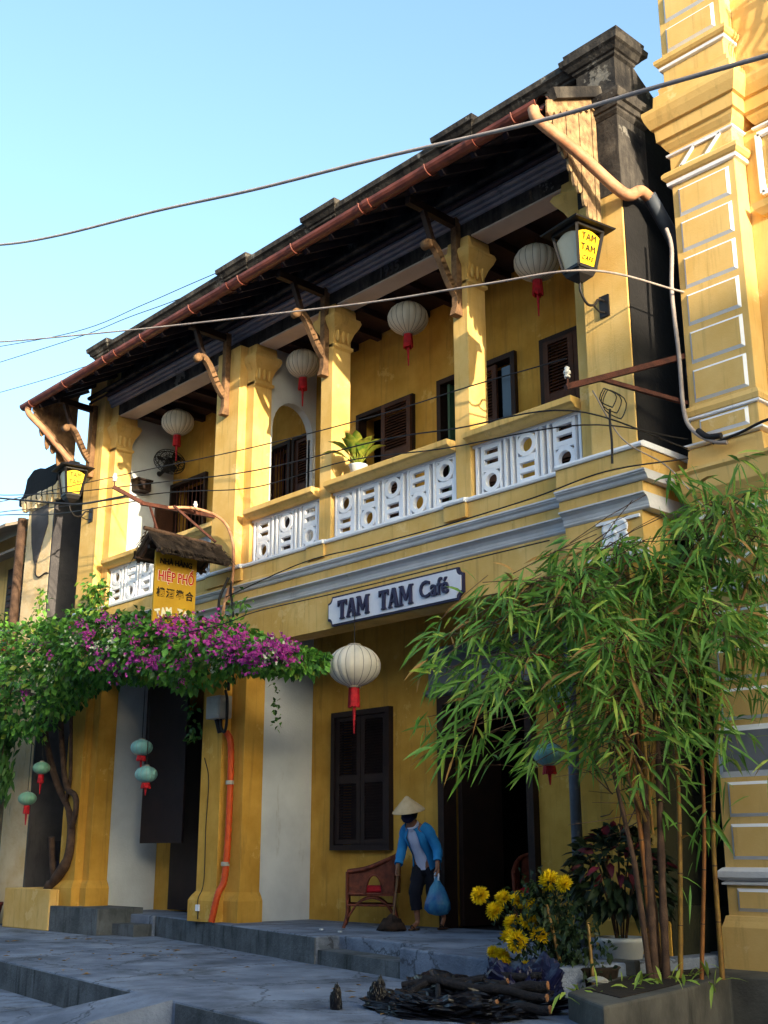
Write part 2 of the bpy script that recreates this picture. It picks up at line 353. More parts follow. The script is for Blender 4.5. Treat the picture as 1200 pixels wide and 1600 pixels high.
for i in range(22):
    x = XL + .55 + i * .5; j = MB(); j.box(x, x + .09, 9.62, YW, 8.0, 8.1); part(j, 'ceiling_joist', ceiling_m)
# white cross walls between the bays
for x in (-16.86, -12.945):
    w = MB(); w.box(x - .14, x, 9.62, YW - .004, 0, 3.94); part(w, 'cross_wall', white)
w = MB(); w.box(-17.08, -16.94, 9.62, YW - .004, 4.62, 8.1); part(w, 'cross_wall', white)
aw = MB(); x = -12.985; ar = []
for k in range(13):
    a = PI * k / 12; ar.append((10.06 - .38 * math.cos(a), 6.86 + .46 * math.sin(a)))
poly = [(9.62, 8.1), (9.62, 4.62), (9.68, 4.62)] + ar + [(10.44, 4.62), (YW - .004, 4.62), (YW - .004, 8.1)]
aw.prism(poly, 'x', x - .14, x); part(aw, 'cross_wall', white)
# --- columns
CAP = [(7.40, 0), (7.43, .035), (7.47, .035), (7.49, .0), (7.58, .012), (7.68, .045), (7.76, .09), (7.83, .115), (7.88, .10), (7.90, .06), (8.03, .05)]
def column(x0, x1, z0, z1, proud=None, left=True, cap=True):
    mb = MB(); mb.box(x0, x1, 9.3, 9.62, z0, z1)
    o = part(mb, 'column', yellow, None, .008)
    if proud:
        q = MB(); q.box(proud[0], proud[1], 9.16, 9.302, z0, z1); part(q, 'pilaster', yellow, o, .008)
    if cap:
        q = MB(); q.rects(x0 + (0 if left else .05), x1, 9.335, 9.60, CAP); part(q, 'capital', yellow, o)
        if left:
            for s in (x0, x1): pass
        d = MB()
        for yy in (9.36, 9.45, 9.54):
            d.lathe([(.005, 7.50), (.022, 7.53), (.028, 7.58), (.02, 7.66), (.0, 7.68)], (x1 + .035, yy, 0), 8)
        part(d, 'drop', yellow, o)
    return o
ZU0, ZU1 = 4.66, 8.05
column(XL, -16.88, ZU0, 9.2, (XL + .001, -17.09)); column(-13.69, -12.94, ZU0, ZU1, (-13.689, -13.12))
column(-11.41, -11.17, ZU0, ZU1); column(-8.92, -8.68, ZU0, ZU1)
column(-7.09, XR, ZU0, 8.46, (-6.87, XR - .001), cap=False)
q = MB(); q.rects(-7.09, -6.9, 9.335, 9.60, [(z, o * 1.5) for z, o in CAP]); part(q, 'capital', yellow)
PL = [(0, .07), (.26, .07), (.32, .04), (.355, .012), (.37, .003)]
for x0, x1, p0, p1, zb in ((-17.52, -16.82, -17.519, -17.01, .085), (-13.69, -12.90, -13.689, -13.22, 0), (-7.09, XR, -6.87, XR - .001, 0)):
    mb = MB(); mb.box(x0, x1, 9.3, 9.62, zb, 3.6); o = part(mb, 'column', yellow_dk, None, .008)
    q = MB(); q.box(p0, p1, 9.16, 9.302, zb, 3.6); part(q, 'pilaster', yellow_dk, o, .008)
    q = MB(); q.rects(x0, x1, 9.298, 9.62, [(z + zb, f) for z, f in PL], False); q.rects(p0, p1, 9.158, 9.3, [(z + zb, f) for z, f in PL], False); part(q, 'plinth', yellow_dk, o)
# --- lintel, cornice and ledge mouldings, breaking forward at the end pier
def mould_run(name, m, prof, x0, x1, ret=True):
    mb = MB(); mb.prism(prof, 'x', x0, x1); return part(mb, name, m)
BK = 9.6
def zone(x0, x1, dy, s=''):
    y = 9.3 - dy
    mould_run('frieze', yellow, [(y, 3.56), (y, 4.04), (BK + .02, 4.04), (BK + .02, 3.56)], x0, x1)
    mould_run('cornice', grey_mould, [(BK, 4.043), (y - .004, 4.043), (y - .02, 4.06), (y - .02, 4.075), (y - .025, 4.085), (y - .03, 4.11), (y - .05, 4.145), (y - .085, 4.165), (y - .085, 4.172), (y - .105, 4.175), (y - .105, 4.19), (BK, 4.19)], x0 - .001, x1 + (.105 if x1 > -6.4 else 0))
    mould_run('fascia', yellow, [(y - .085, 4.193), (y - .085, 4.30), (BK, 4.30), (BK, 4.193)], x0, x1 + (.085 if x1 > -6.4 else 0))
    mould_run('ledge_moulding', grey_mould, [(BK, 4.303), (y - .10, 4.303), (y - .115, 4.32), (y - .125, 4.345), (y - .15, 4.362), (y - .15, 4.375), (y - .165, 4.378), (y - .165, 4.395), (BK, 4.395)], x0 - .001, x1 + (.165 if x1 > -6.4 else 0))
    mould_run('ledge_slope', yellow, [(BK + .01, 4.398), (y - .15, 4.398), (y - .145, 4.43), (y - .12, 4.45), (y - .12, 4.63), (BK + .01, 4.63)], x0, x1 + (.12 if x1 > -6.4 else 0))
    mould_run('plinth_strip', white_cl, [(BK + .012, 4.633), (y - .14, 4.633), (y - .15, 4.655), (y - .14, 4.68), (y - .10, 4.695), (BK + .012, 4.695)], x0 - .001, x1 + (.14 if x1 > -6.4 else 0))
zone(XL, -7.25, 0); BK = 10.4; zone(-7.249, XR, .14)
for a, b in ((XL - .001, -16.86), (-13.75, -12.9), (-11.46, -11.12), (-8.97, -8.63)):
    mb = MB(); mb.prism([(9.14, 4.46), (9.14, 4.63), (9.2, 4.63), (9.2, 4.46)], 'x', a, b); part(mb, 'ledge_slope', yellow)
    mb = MB(); mb.prism([(9.12, 4.634), (9.11, 4.655), (9.12, 4.682), (9.2, 4.698), (9.2, 4.634)], 'x', a, b); part(mb, 'plinth_strip', white_cl)
# frieze panel with the four petal flower on the end pier
fl = MB(); fx, fz = -6.62, 3.86
for k in range(4):
    a = PI / 2 * k + PI / 4; fl.lathe([(.0, .0), (.05, 0), (.075, .008), (.085, .02), (.06, .03), (.045, .022), (.0, .026)], (fx + .085 * math.cos(a) * 1.25, 9.155, fz + .075 * math.sin(a)), 14, M=Matrix.Rotation(R(90), 3, 'X'))
fl.lathe([(0, 0), (.03, 0), (.035, .02), (.02, .035), (0, .04)], (fx, 9.15, fz), 12, M=Matrix.Rotation(R(90), 3, 'X'))
part(fl, 'flower_ornament', white_cl)
for p in ([(-6.85, 9.15, 3.74), (-6.33, 9.15, 3.74)], [(-6.85, 9.15, 3.95), (-6.85, 9.15, 3.99), (-6.33, 9.15, 3.99), (-6.33, 9.15, 3.95)]):
    f2 = MB()
    for a, b in zip(p, p[1:]): f2.bar(a, b, .03, .03)
    part(f2, 'panel_edge', white_cl)
q = MB(); q.prism([(9.17, 3.56), (9.11, 3.60), (9.11, 3.64), (9.17, 3.66)], 'x', -7.0, XR + .05); part(q, 'pier_moulding', grey_mould)
# --- balcony slab and balustrade
w = MB(); w.box(XL + .3, XR - .3, 9.62, YW, 4.5, 4.62); part(w, 'balcony_floor', conc)
def circle_tile():
    mb = MB(); h = .145; t = .05; e = .025
    for a, b, c, d in ((-h, h, h - e, h), (-h, h, -h, -h + e), (-h, -h + e, -h + e, h - e), (h - e, h, -h + e, h - e)): mb.box(a, b, -t/2, t/2, c, d)
    n = 24; r0, r1 = .082, h - .012; vs = []; fs = []
    for k in range(n):
        a = 2 * PI * k / n
        for r, y in ((r0, -t/2-.008), (r1, -t/2-.008), (r1, t/2), (r0, t/2)): vs.append((r * math.cos(a), y, r * math.sin(a)))
    for k in range(n):
        j = (k + 1) % n
        for i in range(4): fs.append((k*4 + i, j*4 + i, j*4 + (i+1) % 4, k*4 + (i+1) % 4))
    mb.add(vs, fs); return mb
def bar_tile():
    mb = MB(); h = .145; t = .05
    for a, b, c, d in ((-h, -h + .045, -h, h), (h - .045, h, -h, h)): mb.box(a, b, -t/2, t/2, c, d)
    for z0, z1 in ((.092, h), (-.026, .026), (-h, -.092)): mb.box(-h + .0452, h - .0452, -t/2 - .004, t/2, z0, z1)
    return mb
ct_me = circle_tile().mesh('circle_tile', white_cl); bt_me = bar_tile().mesh('bar_tile', white_cl)
bays = [(-16.88, -13.70, 7, 0), (-12.94, -11.41, 3, 1), (-11.17, -8.92, 5, 0), (-8.68, -7.10, 3, 1)]
for x0, x1, n, ph in bays:
    fr = MB(); fr.box(x0, x1, 9.335, 9.425, 4.70, 4.735); fr.box(x0, x1, 9.335, 9.425, 5.315, 5.345)
    wd = (x1 - x0) / n
    for i in range(n + 1):
        for s in (-1, 1):
            xx = x0 + i * wd + s * .047
            if x0 - .01 < xx < x1 + .01: fr.box(xx - .016, xx + .016, 9.345, 9.415, 4.735, 5.315)
    bal = part(fr, 'balustrade', white_cl)
    for i in range(n):
        cx = x0 + (i + .5) * wd
        for z, isc in ((5.17, (i + ph) % 2 == 0), (4.88, (i + ph) % 2 == 1)):
            o = bpy.data.objects.new('fretwork_tile', ct_me if isc else bt_me); C.objects.link(o); o.parent = bal
            o.location = Vector((cx, 9.38, z)) - root_loc(cafe); o.scale = (min(1.05, (wd - .126) / .29), 1, 1)
    hr = MB(); hr.prism([(9.22, 5.36), (9.2, 5.385), (9.16, 5.40), (9.16, 5.47), (9.5, 5.47), (9.5, 5.40), (9.46, 5.385), (9.46, 5.347), (9.24, 5.347)], 'x', x0 + .002, x1 - .002); part(hr, 'handrail', yellow, None, .006)
# --- upper beam, its soffit and mouldings
w = MB(); w.box(XL + .1, XR - .25, 9.31, 9.6, 8.036, 9.2); part(w, 'upper_wall', mould)
for a, b in ((-16.82, -13.75), (-12.86, -11.46), (-11.10, -8.98), (-8.60, -7.14)):
    w = MB(); w.box(a, b, 9.312, 9.598, 8.012, 8.034); part(w, 'beam_soffit', soffit_m)
for z, d, m in ((8.23, .05, eave_grey), (8.285, .08, eave_grey), (8.34, .12, eave_grey), (8.405, .16, eave_m), (8.50, .2, mould)):
    w = MB(); w.prism([(9.4, z), (9.31 - d + .02, z), (9.31 - d, z + .02), (9.31 - d, z + .05), (9.4, z + .05)], 'x', XL - .02, XR - .26); part(w, 'beam_moulding', m)
# --- end pier top: capital mouldings and the parapet
q = MB(); q.rects(-6.90, XR + .002, 9.158, 9.64, [(8.462, .01), (8.50, .04), (8.53, .04), (8.54, .06), (8.60, .07), (8.61, .10), (8.68, .12), (8.71, .12), (8.73, .03), (8.76, 0)]); part(q, 'pier_cornice', mould)
q = MB(); q.box(-6.874, XR + .012, 9.152, 9.66, 7.55, 8.458); part(q, 'pier_shaft', mould)
q = MB(); q.rects(-6.84, XR - .01, 9.2, 9.55, [(8.762, 0), (9.22, 0)]); part(q, 'pedestal', mould)
w = MB(); w.box(XL + .05, -6.85, 9.28, 9.55, 9.0, 9.36); part(w, 'parapet', mould)
def capmould(x0, x1, y0, dz=0, y1=9.6, nm='parapet_cap', m=None):
    q = MB(); q.rects(x0, x1, y0, y1, [(9.22 + dz, .0), (9.24 + dz, .03), (9.27 + dz, .035), (9.28 + dz, .06), (9.33 + dz, .10), (9.35 + dz, .13), (9.42 + dz, .14), (9.43 + dz, .11), (9.46 + dz, .06)]); return part(q, nm, m or mould)
capmould(XL + .05, -6.9, 9.26)
for xc, wd in ((-17.4, .22), (-13.35, .26), (-11.28, .24), (-8.68, .22)):
    q = MB(); q.box(xc - wd, xc + wd, 9.2, 9.56, 8.95, 9.26); part(q, 'pedestal', mould)
    capmould(xc - wd, xc + wd, 9.2, .055)
capmould(-6.84, XR - .01, 9.2, .0, 9.52)
capmould(-6.80, XR - .03, 9.24, .08, 9.48)
# parapet falling away along the side
q = MB(); q.prism([(9.5, 8.7), (9.5, 9.22), (9.62, 9.14), (9.9, 8.98), (10.3, 8.86), (10.7, 8.84), (18, 8.8), (18, 8.6)], 'x', XR - .32, XR + .02); part(q, 'side_parapet', mould)
# --- pent roof over the balcony: boards below, tiles above, rafters, gutter
EY, EZ, WY, WZ = 8.34, 8.33, 9.28, 8.86
XE0, XE1 = -18.1, -6.55
nb = 6; dyv, dzv = (WY - EY), (WZ - EZ)
for i in range(nb):
    t0, t1 = i / nb, (i + 1) / nb - .012; j = MB()
    y0, z0, y1, z1 = EY + dyv*t0, EZ + dzv*t0, EY + dyv*t1, EZ + dzv*t1; s = .006 * (i % 2)
    j.prism([(y0, z0 - s), (y1, z1 - s), (y1, z1 + .02), (y0, z0 + .02)], 'x', XE0, XE1); part(j, 'eave_board', eave_m)
tl = MB()
nt = 58
for i in range(nt):
    x = XE0 + (i + .5) * (XE1 - XE0) / nt; rr = .085
    for rw in range(6):
        t0 = rw / 6 - .02; t1 = (rw + 1) / 6 + .03; vs = []
        for t, lift in ((t0, .055), (t1, .02)):
            for k in range(6):
                a = PI * k / 5; vs.append((x + rr * math.cos(a), EY + dyv*t - rr*.3*math.sin(a), EZ + dzv*t + lift + rr * .8 * math.sin(a)))
        tl.add(vs, [(k, k+1, k+7, k+6) for k in range(5)])
part(tl, 'roof_tiles', tile_m, None, 0, 'stuff')
j = MB(); j.prism([(EY + .02, EZ + .024), (WY, WZ + .024), (WY, WZ + .06), (EY + .02, EZ + .06)], 'x', XE0, XE1); part(j, 'eave_deck', tile_m)
for i in range(24):
    x = XE0 + .12 + i * .49
    j = MB(); j.bar((x, EY + .03, EZ - .045), (x, WY, WZ - .045), .06, .08); part(j, 'rafter', eave_m)
gt = MB(); n = 8; GY, GZ = 8.25, 8.33
prof = [(GY + .085 * math.cos(PI + PI*k/n), GZ + .085 * math.sin(PI + PI*k/n)) for k in range(n+1)] + [(GY + .07 * math.cos(PI + PI*k/n), GZ + .075 * math.sin(PI + PI*k/n)) for k in range(n, -1, -1)]
gt.prism(prof, 'x', -18.3, -6.62); gut = part(gt, 'gutter', gutter_m)
for i in range(10):
    x = -17.9 + i * 1.22 + random.uniform(-.1, .1); j = MB()
    j.tube([(x, GY + .1 * math.cos(PI + PI*k/8), GZ + .1 * math.sin(PI + PI*k/8) - .005) for k in range(9)] + [(x, GY + .13, GZ + .12), (x + .02, GY + .3, GZ + .22)], .009, 6); part(j, 'gutter_strap', gutter_m, gut)
for x in (-15.2, -12.2, -9.3, -7.6):
    j = MB(); j.prism([(GY + .097 * math.cos(PI + PI*k/n), GZ + .097 * math.sin(PI + PI*k/n)) for k in range(n+1)], 'x', x, x + .1); part(j, 'gutter_joint', gutter_m, gut)
# downpipes
def pipe(pts, r, m, name='downpipe'):
    j = MB(); j.tube(pts, r, 12); return part(j, name, m)
dp = pipe(bez([(-6.68, 8.22, 8.27), (-6.62, 8.24, 8.10), (-6.45, 8.6, 7.83), (-6.28, 9.02, 7.50), (-6.2, 9.14, 7.42), (-6.17, 9.3, 7.52), (-6.16, 9.45, 7.5)], 6), .062, pipe_pale)
pipe([(-6.16, 9.44, 7.52), (-6.14, 9.75, 7.2), (-6.12, 9.95, 6.95), (-6.12, 9.97, 6.6), (-6.12, 9.97, 3.2), (-6.12, 9.97, .2)], .075, pipe_grey)
for z in (6.9, 5.6, 4.2):
    j = MB(); j.tube([(-6.12, 9.97, z), (-6.12, 9.97, z + .1)], .088, 12); part(j, 'pipe_collar', pipe_grey)
pipe(bez([(-18.12, 8.25, 8.28), (-18.1, 8.27, 8.14), (-17.95, 8.5, 7.86), (-17.75, 8.95, 7.33), (-17.7, 9.1, 7.18), (-17.7, 9.14, 7.05)], 6), .055, pipe_pale)
# timber eave brackets on the columns
q = MB(); q.box(XR + .0005, XR + .011, 9.175, 9.64, 4.70, 7.549); part(q, 'side_face', black_mould)
q = MB(); q.box(XR + .0005, XR + .011, 9.165, 9.66, .401, 3.3); q.box(XR + .0005, XR + .081, 9.1, 9.66, 0, .40); part(q, 'side_face', mossy)
for x in (-17.37, -13.4, -11.29, -8.80):
    yb = 9.155 if x in (-17.37, -13.4) else 9.295
    q = MB(); q.box(x - .045, x + .045, yb - .09, yb, 7.05, 8.3); q.prism([(yb - .13, 7.0), (yb, 7.0), (yb, 7.09), (yb - .09, 7.13)], 'x', x - .05, x + .05)
    b = part(q, 'eave_bracket', old_wood, None, .006)
    q = MB(); q.bar((x, yb - .05, 8.22), (x, EY + .1, 8.22 + .02), .08, .1); part(q, 'beam_end', dark_wood, b)
    q = MB(); pts = bez([(x, yb - .03, 7.25), (x, yb - .18, 7.42), (x, yb - .36, 7.72), (x, yb - .46, 7.80), (x, yb - .54, 7.78)], 5)
    for a, c in zip(pts, pts[1:]): q.bar(a - (c - a) * .12, c + (c - a) * .12, .075, .09)
    q.lathe([(0, -.05), (.06, -.05), (.06, .05), (0, .05)], (x, yb - .55, 7.77), 10, M=Matrix.Rotation(R(90), 3, 'Y')); part(q, 'strut', old_wood, b)
    q = MB(); q.bar((x, yb - .44, 7.80), (x, yb - .6, 8.2), .06, .07, (1, 0, 0)); part(q, 'post', dark_wood, b)
# board gable ends of the pent roof, with drip-cut lower edge
def gable(xg, lo_edge, m, flip):
    n = 11 if flip > 0 else 7; y0, y1 = EY - .02, 9.14
    for i in range(n):
        a = y0 + (y1 - y0) * i / n; b = y0 + (y1 - y0) * (i + 1) / n - .006; c = (a + b) / 2
        za, zb = lo_edge(a), lo_edge(b); zt = EZ + dzv * (a - EY) / dyv - .02; ztb = EZ + dzv * (b - EY) / dyv - .02
        pl = [(a, min(zt, za)), (a, za), (a + .012, za - .03), (c, min(za, zb) - .075), (b - .012, zb - .03), (b, zb), (b, ztb), (a, zt)]
        pl = [(a, zt), (a, za)] + [(c - (b - a) * .5 * math.cos(PI * k / 6), (za + zb) / 2 - (.06 if flip > 0 else .11) * math.sin(PI * k / 6) * (1 + .5 * ((i * 7) % 3))) for k in range(7)] + [(b, zb), (b, ztb)]
        q = MB(); dx = .004 * ((i * 5) % 3); q.prism(pl, 'x', xg + dx, xg + .03 + dx); part(q, 'gable_plank', m)
    q = MB(); nn = 8
    poly = [(y0 - .05, EZ + .0), (y1, EZ + dzv * (y1 - EY) / dyv)]
    low = []
    for i in range(nn):
        for k in range(5):
            t = 1 - (i + k / 4) / nn; y = y0 - .05 + (y1 - y0 + .05) * t
            low.append((y, EZ + dzv * (y - EY) / dyv - .11 - (.055 * math.sin(PI * k / 4))))
    q.prism(poly + low, 'x', xg + .045, xg + .065); part(q, 'drip_board', m)
gable(-6.60, lambda y: 8.22 - (y - 8.32) * 1.42, peel_wood, 1)
gable(-18.05, lambda y: 8.16 - (y - 8.32) * 1.35, old_wood, -1)
q = MB(); q.bar((-6.52, 8.34, 8.42), (-6.52, 9.16, 8.84), .09, .12); part(q, 'barge_board', mould)
q = MB(); q.bar((-18.08, 8.36, 8.44), (-18.08, 9.2, 8.87), .09, .1); part(q, 'barge_board', old_wood)
# --- doors and windows
def louvre(x0, x1, z0, z1, y, m, parent, n, nm='louvre'):
    mb = MB()
    for i in range(n):
        z = z0 + (z1 - z0) * (i + .5) / n; h = (z1 - z0) / n
        mb.add([(x0, y - .018, z - h*.5), (x1, y - .018, z - h*.5), (x1, y + .012, z + h*.42), (x0, y + .012, z + h*.42), (x0, y - .010, z - h*.5), (x1, y - .010, z - h*.5), (x1, y + .02, z + h*.42), (x0, y + .02, z + h*.42)],
               [(0,1,2,3), (7,6,5,4), (0,4,5,1), (3,2,6,7)])
    return part(mb, nm, m, parent, 0, 'stuff')
def shutter(x0, x1, z0, z1, y, m, panels=2, nl=14, st=.075):
    mb = MB(); t = .02
    mb.box(x0, x0 + st, y - t, y + t, z0, z1); mb.box(x1 - st, x1, y - t, y + t, z0, z1)
    hs = (z1 - z0) / panels
    for k in range(panels + 1):
        zc = z0 + hs * k; a = max(z0, zc - st * .7); b = min(z1, zc + st * .7); mb.box(x0 + st, x1 - st, y - t + .002, y + t - .002, a, b)
    o = part(mb, 'shutter', m)
    for k in range(panels): louvre(x0 + st, x1 - st, z0 + hs*k + st*.7, z0 + hs*(k+1) - st*.7, y, m, o, nl)
    return o
def frame(x0, x1, z0, z1, y0, y1, m, w=.06, nm='window_frame'):
    mb = MB(); mb.box(x0, x0 + w, y0, y1, z0, z1); mb.box(x1 - w, x1, y0, y1, z0, z1); mb.box(x0 + w, x1 - w, y0, y1, z1 - w, z1)
    if z0 > .1: mb.box(x0 + w, x1 - w, y0, y1, z0, z0 + w)
    return part(mb, nm, m)
frame(-12.45, -11.28, .89, 2.70, 10.42, 10.6, shut_wood, .07)
shutter(-12.375, -11.87, .965, 2.625, 10.47, shut_wood, 2, 20); shutter(-11.86, -11.355, .965, 2.625, 10.47, shut_wood, 2, 20)
# ground floor door and its grey fanlight board
frame(-10.38, -8.86, 0, 2.72, 10.40, 10.62, dark_wood, .1, 'door_frame')
q = MB(); q.box(-10.25, -10.18, 10.62, 11.35, .02, 2.6); part(q, 'door_leaf', dark_wood, None, .005)
q = MB(); q.box(-9.02, -8.95, 10.62, 11.3, .02, 2.6); part(q, 'door_leaf', dark_wood, None, .005)
q = MB(); q.box(-10.56, -8.7, 10.44, 10.498, 2.78, 3.36); q.prism([(10.46, 2.74), (10.38, 2.77), (10.38, 2.80), (10.43, 2.83), (10.498, 2.83), (10.498, 2.74)], 'x', -10.6, -8.66); part(q, 'door_header', blue_grey)
# dark hanging board and doorway of the left bay
q = MB(); q.box(-16.36, -15.2, 9.88, 9.92, 1.0, 3.4); part(q, 'hanging_board', shut_wood)
frame(-14.9, -13.8, 0, 2.75, 10.42, 10.6, dark_wood, .08, 'door_frame')
q = MB(); q.box(-16.15, -14.95, 10.3, 10.49, .03, 3.0); part(q, 'folding_door', shut_wood)
# upper openings: barred windows, open shutters
def barred(x0, x1, z1, nbar, y=10.52):
    frame(x0, x1, 4.6, z1, 10.44, 10.6, dark_wood, .06)
    for i in range(nbar):
        j = MB(); xx = x0 + .06 + (x1 - x0 - .12) * (i + .5) / nbar; j.tube([(xx, y, 4.62), (xx, y, z1 - .06)], .011, 6); part(j, 'window_bar', rust)
barred(-16.95, -15.85, 7.04, 8); barred(-14.2, -13.55, 7.0, 7)
frame(-13.5, -13.05, 4.6, 7.0, 10.44, 10.6, dark_wood, .05)
shutter(-13.45, -13.1, 4.64, 6.95, 10.49, brown_wood, 3, 16)
frame(-12.0, -10.82, 4.6, 6.95, 10.44, 10.6, dark_wood, .06)
shutter(-11.42, -10.83, 4.64, 6.92, 10.425, brown_wood, 3, 16)
frame(-10.35, -8.96, 4.6, 6.98, 10.44, 10.6, dark_wood, .07)
q = MB(); q.box(-10.2, -10.16, 10.5, 10.95, 4.64, 6.9); part(q, 'door_leaf', mat('green_door_edge', '#3c5a44', None, 3, .5, .05), None)
shutter(-9.62, -9.3, 4.64, 6.9, 10.49, brown_wood, 3, 16)
q = MB(); q.box(-9.26, -9.04, 10.53, 10.54, 4.7, 6.85); part(q, 'window_pane', glass_m)
frame(-8.55, -7.5, 4.6, 6.97, 10.44, 10.6, dark_wood, .06)
shutter(-8.49, -8.03, 4.64, 6.92, 10.46, brown_wood, 3, 16); shutter(-8.02, -7.56, 4.64, 6.92, 10.46, brown_wood, 3, 16)
q = MB(); q.box(-16.93, -16.87, 10.15, 10.49, 4.64, 6.6); part(q, 'door_leaf', brown_wood)
# year in relief on the beam
text_obj('1935', 'date_relief', grey_wall, cafe, Matrix.Translation((-10.05, 9.305, 8.125)) @ Matrix.Rotation(R(90), 4, 'X'), .2, .012, .004)
# ------------------------------------------------------------------ neighbour at the right: rusticated pier, bands, window with iron rail
nb_ = thing('neighbour_house', 'pale yellow house with white edged block panels, beside the mouldy cafe side wall', 'building', (-4, 10, 0))
def npart(mb, name, m, parent=None, bevel=0, kind=None): return mb.build(name, m, parent or nb_, bevel, kind)
NY = 9.48; NX0, NX1 = -5.90, -5.17
w = MB(); w.box(-5.05, 6.0, 9.95, 12.0, -.1, 13.0); w.box(NX0 + .05, -5.051, 9.95, 12, -.1, 13); npart(w, 'wall', ylw_new)
w = MB(); w.box(NX0, NX1, NY, 9.949, -.1, 12.6); npart(w, 'pier', ylw_new, None, .006)
w = MB(); w.box(NX1 + .001, -4.75, NY + .22, 9.948, 4.8, 7.9); w.box(NX1 + .001, -4.75, NY + .22, 9.948, 8.5, 12.6); npart(w, 'pilaster', ylw_new, None, .006)
def block(x0, x1, z0, z1, y=NY, r=.0, m=None, edge=.028, flip=False):
    """a raised plaster block with a white bevelled rim"""
    q = MB(); d = .022
    q.add([(x0, y, z0), (x1, y, z0), (x1, y, z1), (x0, y, z1), (x0+edge, y-d, z0+edge), (x1-edge, y-d, z0+edge), (x1-edge, y-d, z1-edge), (x0+edge, y-d, z1-edge)],
          [(0,1,5,4), (1,2,6,5), (2,3,7,6), (3,0,4,7)])
    q.cur = 1; q.add([(x0+edge, y-d+.001, z0+edge), (x1-edge, y-d+.001, z0+edge), (x1-edge, y-d+.001, z1-edge), (x0+edge, y-d+.001, z1-edge)], [(0,1,2,3)])
    return npart(q, 'plaster_block', [white_cl, m or ylw_new])
for z0, z1 in [(5.09, 5.43), (5.50, 5.84), (5.91, 6.25), (6.32, 6.66), (6.73, 7.07), (7.14, 7.46)]: block(NX0 + .07, NX1 - .07, z0, z1)
for z0, z1 in [(9.12, 9.42), (9.50, 9.82), (9.9, 10.2), (10.3, 10.6), (10.7, 11.0), (11.1, 11.4)]: block(NX0 + .07, NX1 - .07, z0, z1)
for z0, z1 in [(2.0, 2.28), (2.36, 2.64), (2.72, 3.0), (1.16, 1.46), (.80, 1.10)]: block(NX0 + .09, NX1 - .07, z0, z1)
block(NX0 + .10, NX1 - .07, .37, .56); block(NX0 + .1, NX1 - .1, 4.72, 4.90); block(NX0 + .02, NX1 - .02, 1.50, 1.95, NY, 0, blue_grey, .05)
def band(name, m, prof, x1=NX1, x0=NX0, ret=.0, y=NY):
    q = MB(); q.rects(x0, x1, y, 9.94, prof); return npart(q, name, m)
def both(name, m, prof, m2=None):
    band(name, m, prof); band(name, m, prof, 6.0, NX1 + .14, 0, NY + .22)
both('cornice', ylw_new, [(7.93, .0), (7.95, .02), (8.0, .05), (8.04, .06), (8.05, .09), (8.19, .10), (8.20, .13), (8.29, .17), (8.36, .19), (8.40, .19), (8.41, .1), (8.44, .02)])
band('cornice_block', ylw_new, [(8.44, .10), (8.60, .09), (8.62, .0)]); band('attic_base', ylw_new, [(8.62, .04), (8.70, .05), (8.72, 0)])
both('white_moulding', white_cl, [(7.86, .0), (7.87, .025), (7.89, .03), (7.90, .0)])
band('roll_moulding', ylw_new, [(7.565, .02), (7.58, .05), (7.61, .075), (7.65, .075), (7.68, .05), (7.70, .0)]); band('white_moulding', white_cl, [(7.52, .0), (7.525, .035), (7.56, .04), (7.562, 0)])
band('roll_moulding', ylw_new, [(8.965, .02), (8.98, .05), (9.01, .07), (9.05, .07), (9.07, .04), (9.09, .0)]); band('white_moulding', white_cl, [(8.92, 0), (8.93, .03), (8.96, .035), (8.962, 0)])
both('sill_band', ylw_new, [(4.945, .0), (4.95, .03), (5.0, .04), (5.05, .02), (5.06, 0)]); both('white_moulding', white_cl, [(4.915, 0), (4.92, .03), (4.94, .03), (4.942, 0)])
both('white_moulding', white_cl, [(4.63, 0), (4.64, .06), (4.66, .06), (4.665, 0)])
both('cornice', ylw_new, [(4.02, .0), (4.05, .05), (4.12, .09), (4.16, .12), (4.32, .14), (4.35, .17), (4.38, .17), (4.39, .05), (4.6, .03), (4.625, .0)])
both('white_moulding', white_cl, [(3.90, 0), (3.905, .03), (3.94, .03), (3.945, 0)]); both('white_moulding', white_cl, [(3.67, 0), (3.675, .035), (3.70, .04), (3.72, .04), (3.73, 0)])
band('white_moulding', white_cl, [(3.17, 0), (3.18, .04), (3.22, .045), (3.25, .04), (3.26, 0)])
band('base_moulding', grey_mould, [(.585, 0), (.59, .03), (.605, .03), (.62, .0), (.625, .03), (.65, .055), (.70, .055), (.73, .02), (.735, .0)])
band('plinth', ylw_new, [(-.1, .05), (.24, .05), (.29, .03), (.33, .02), (.335, 0)])
# diamond ornaments
for z, h in ((7.78, .085), (3.52, .1)):
    xc = (NX0 + NX1) / 2; q = MB(); P = [(xc - .22, z), (xc - .0, z - h), (xc + .22, z), (xc, z + h)]
    P = [(xc - .24, z - h), (xc + .06, z - h), (xc + .24, z + h), (xc - .06, z + h)] if z > 5 else [(xc - .22, z), (xc, z - h), (xc + .22, z), (xc, z + h)]
    for a, b in zip(P, P[1:] + P[:1]): q.bar((a[0], NY - .012, a[1]), (b[0], NY - .012, b[1]), .026, .026, (0, 1, 0))
    npart(q, 'diamond_ornament', white_cl)
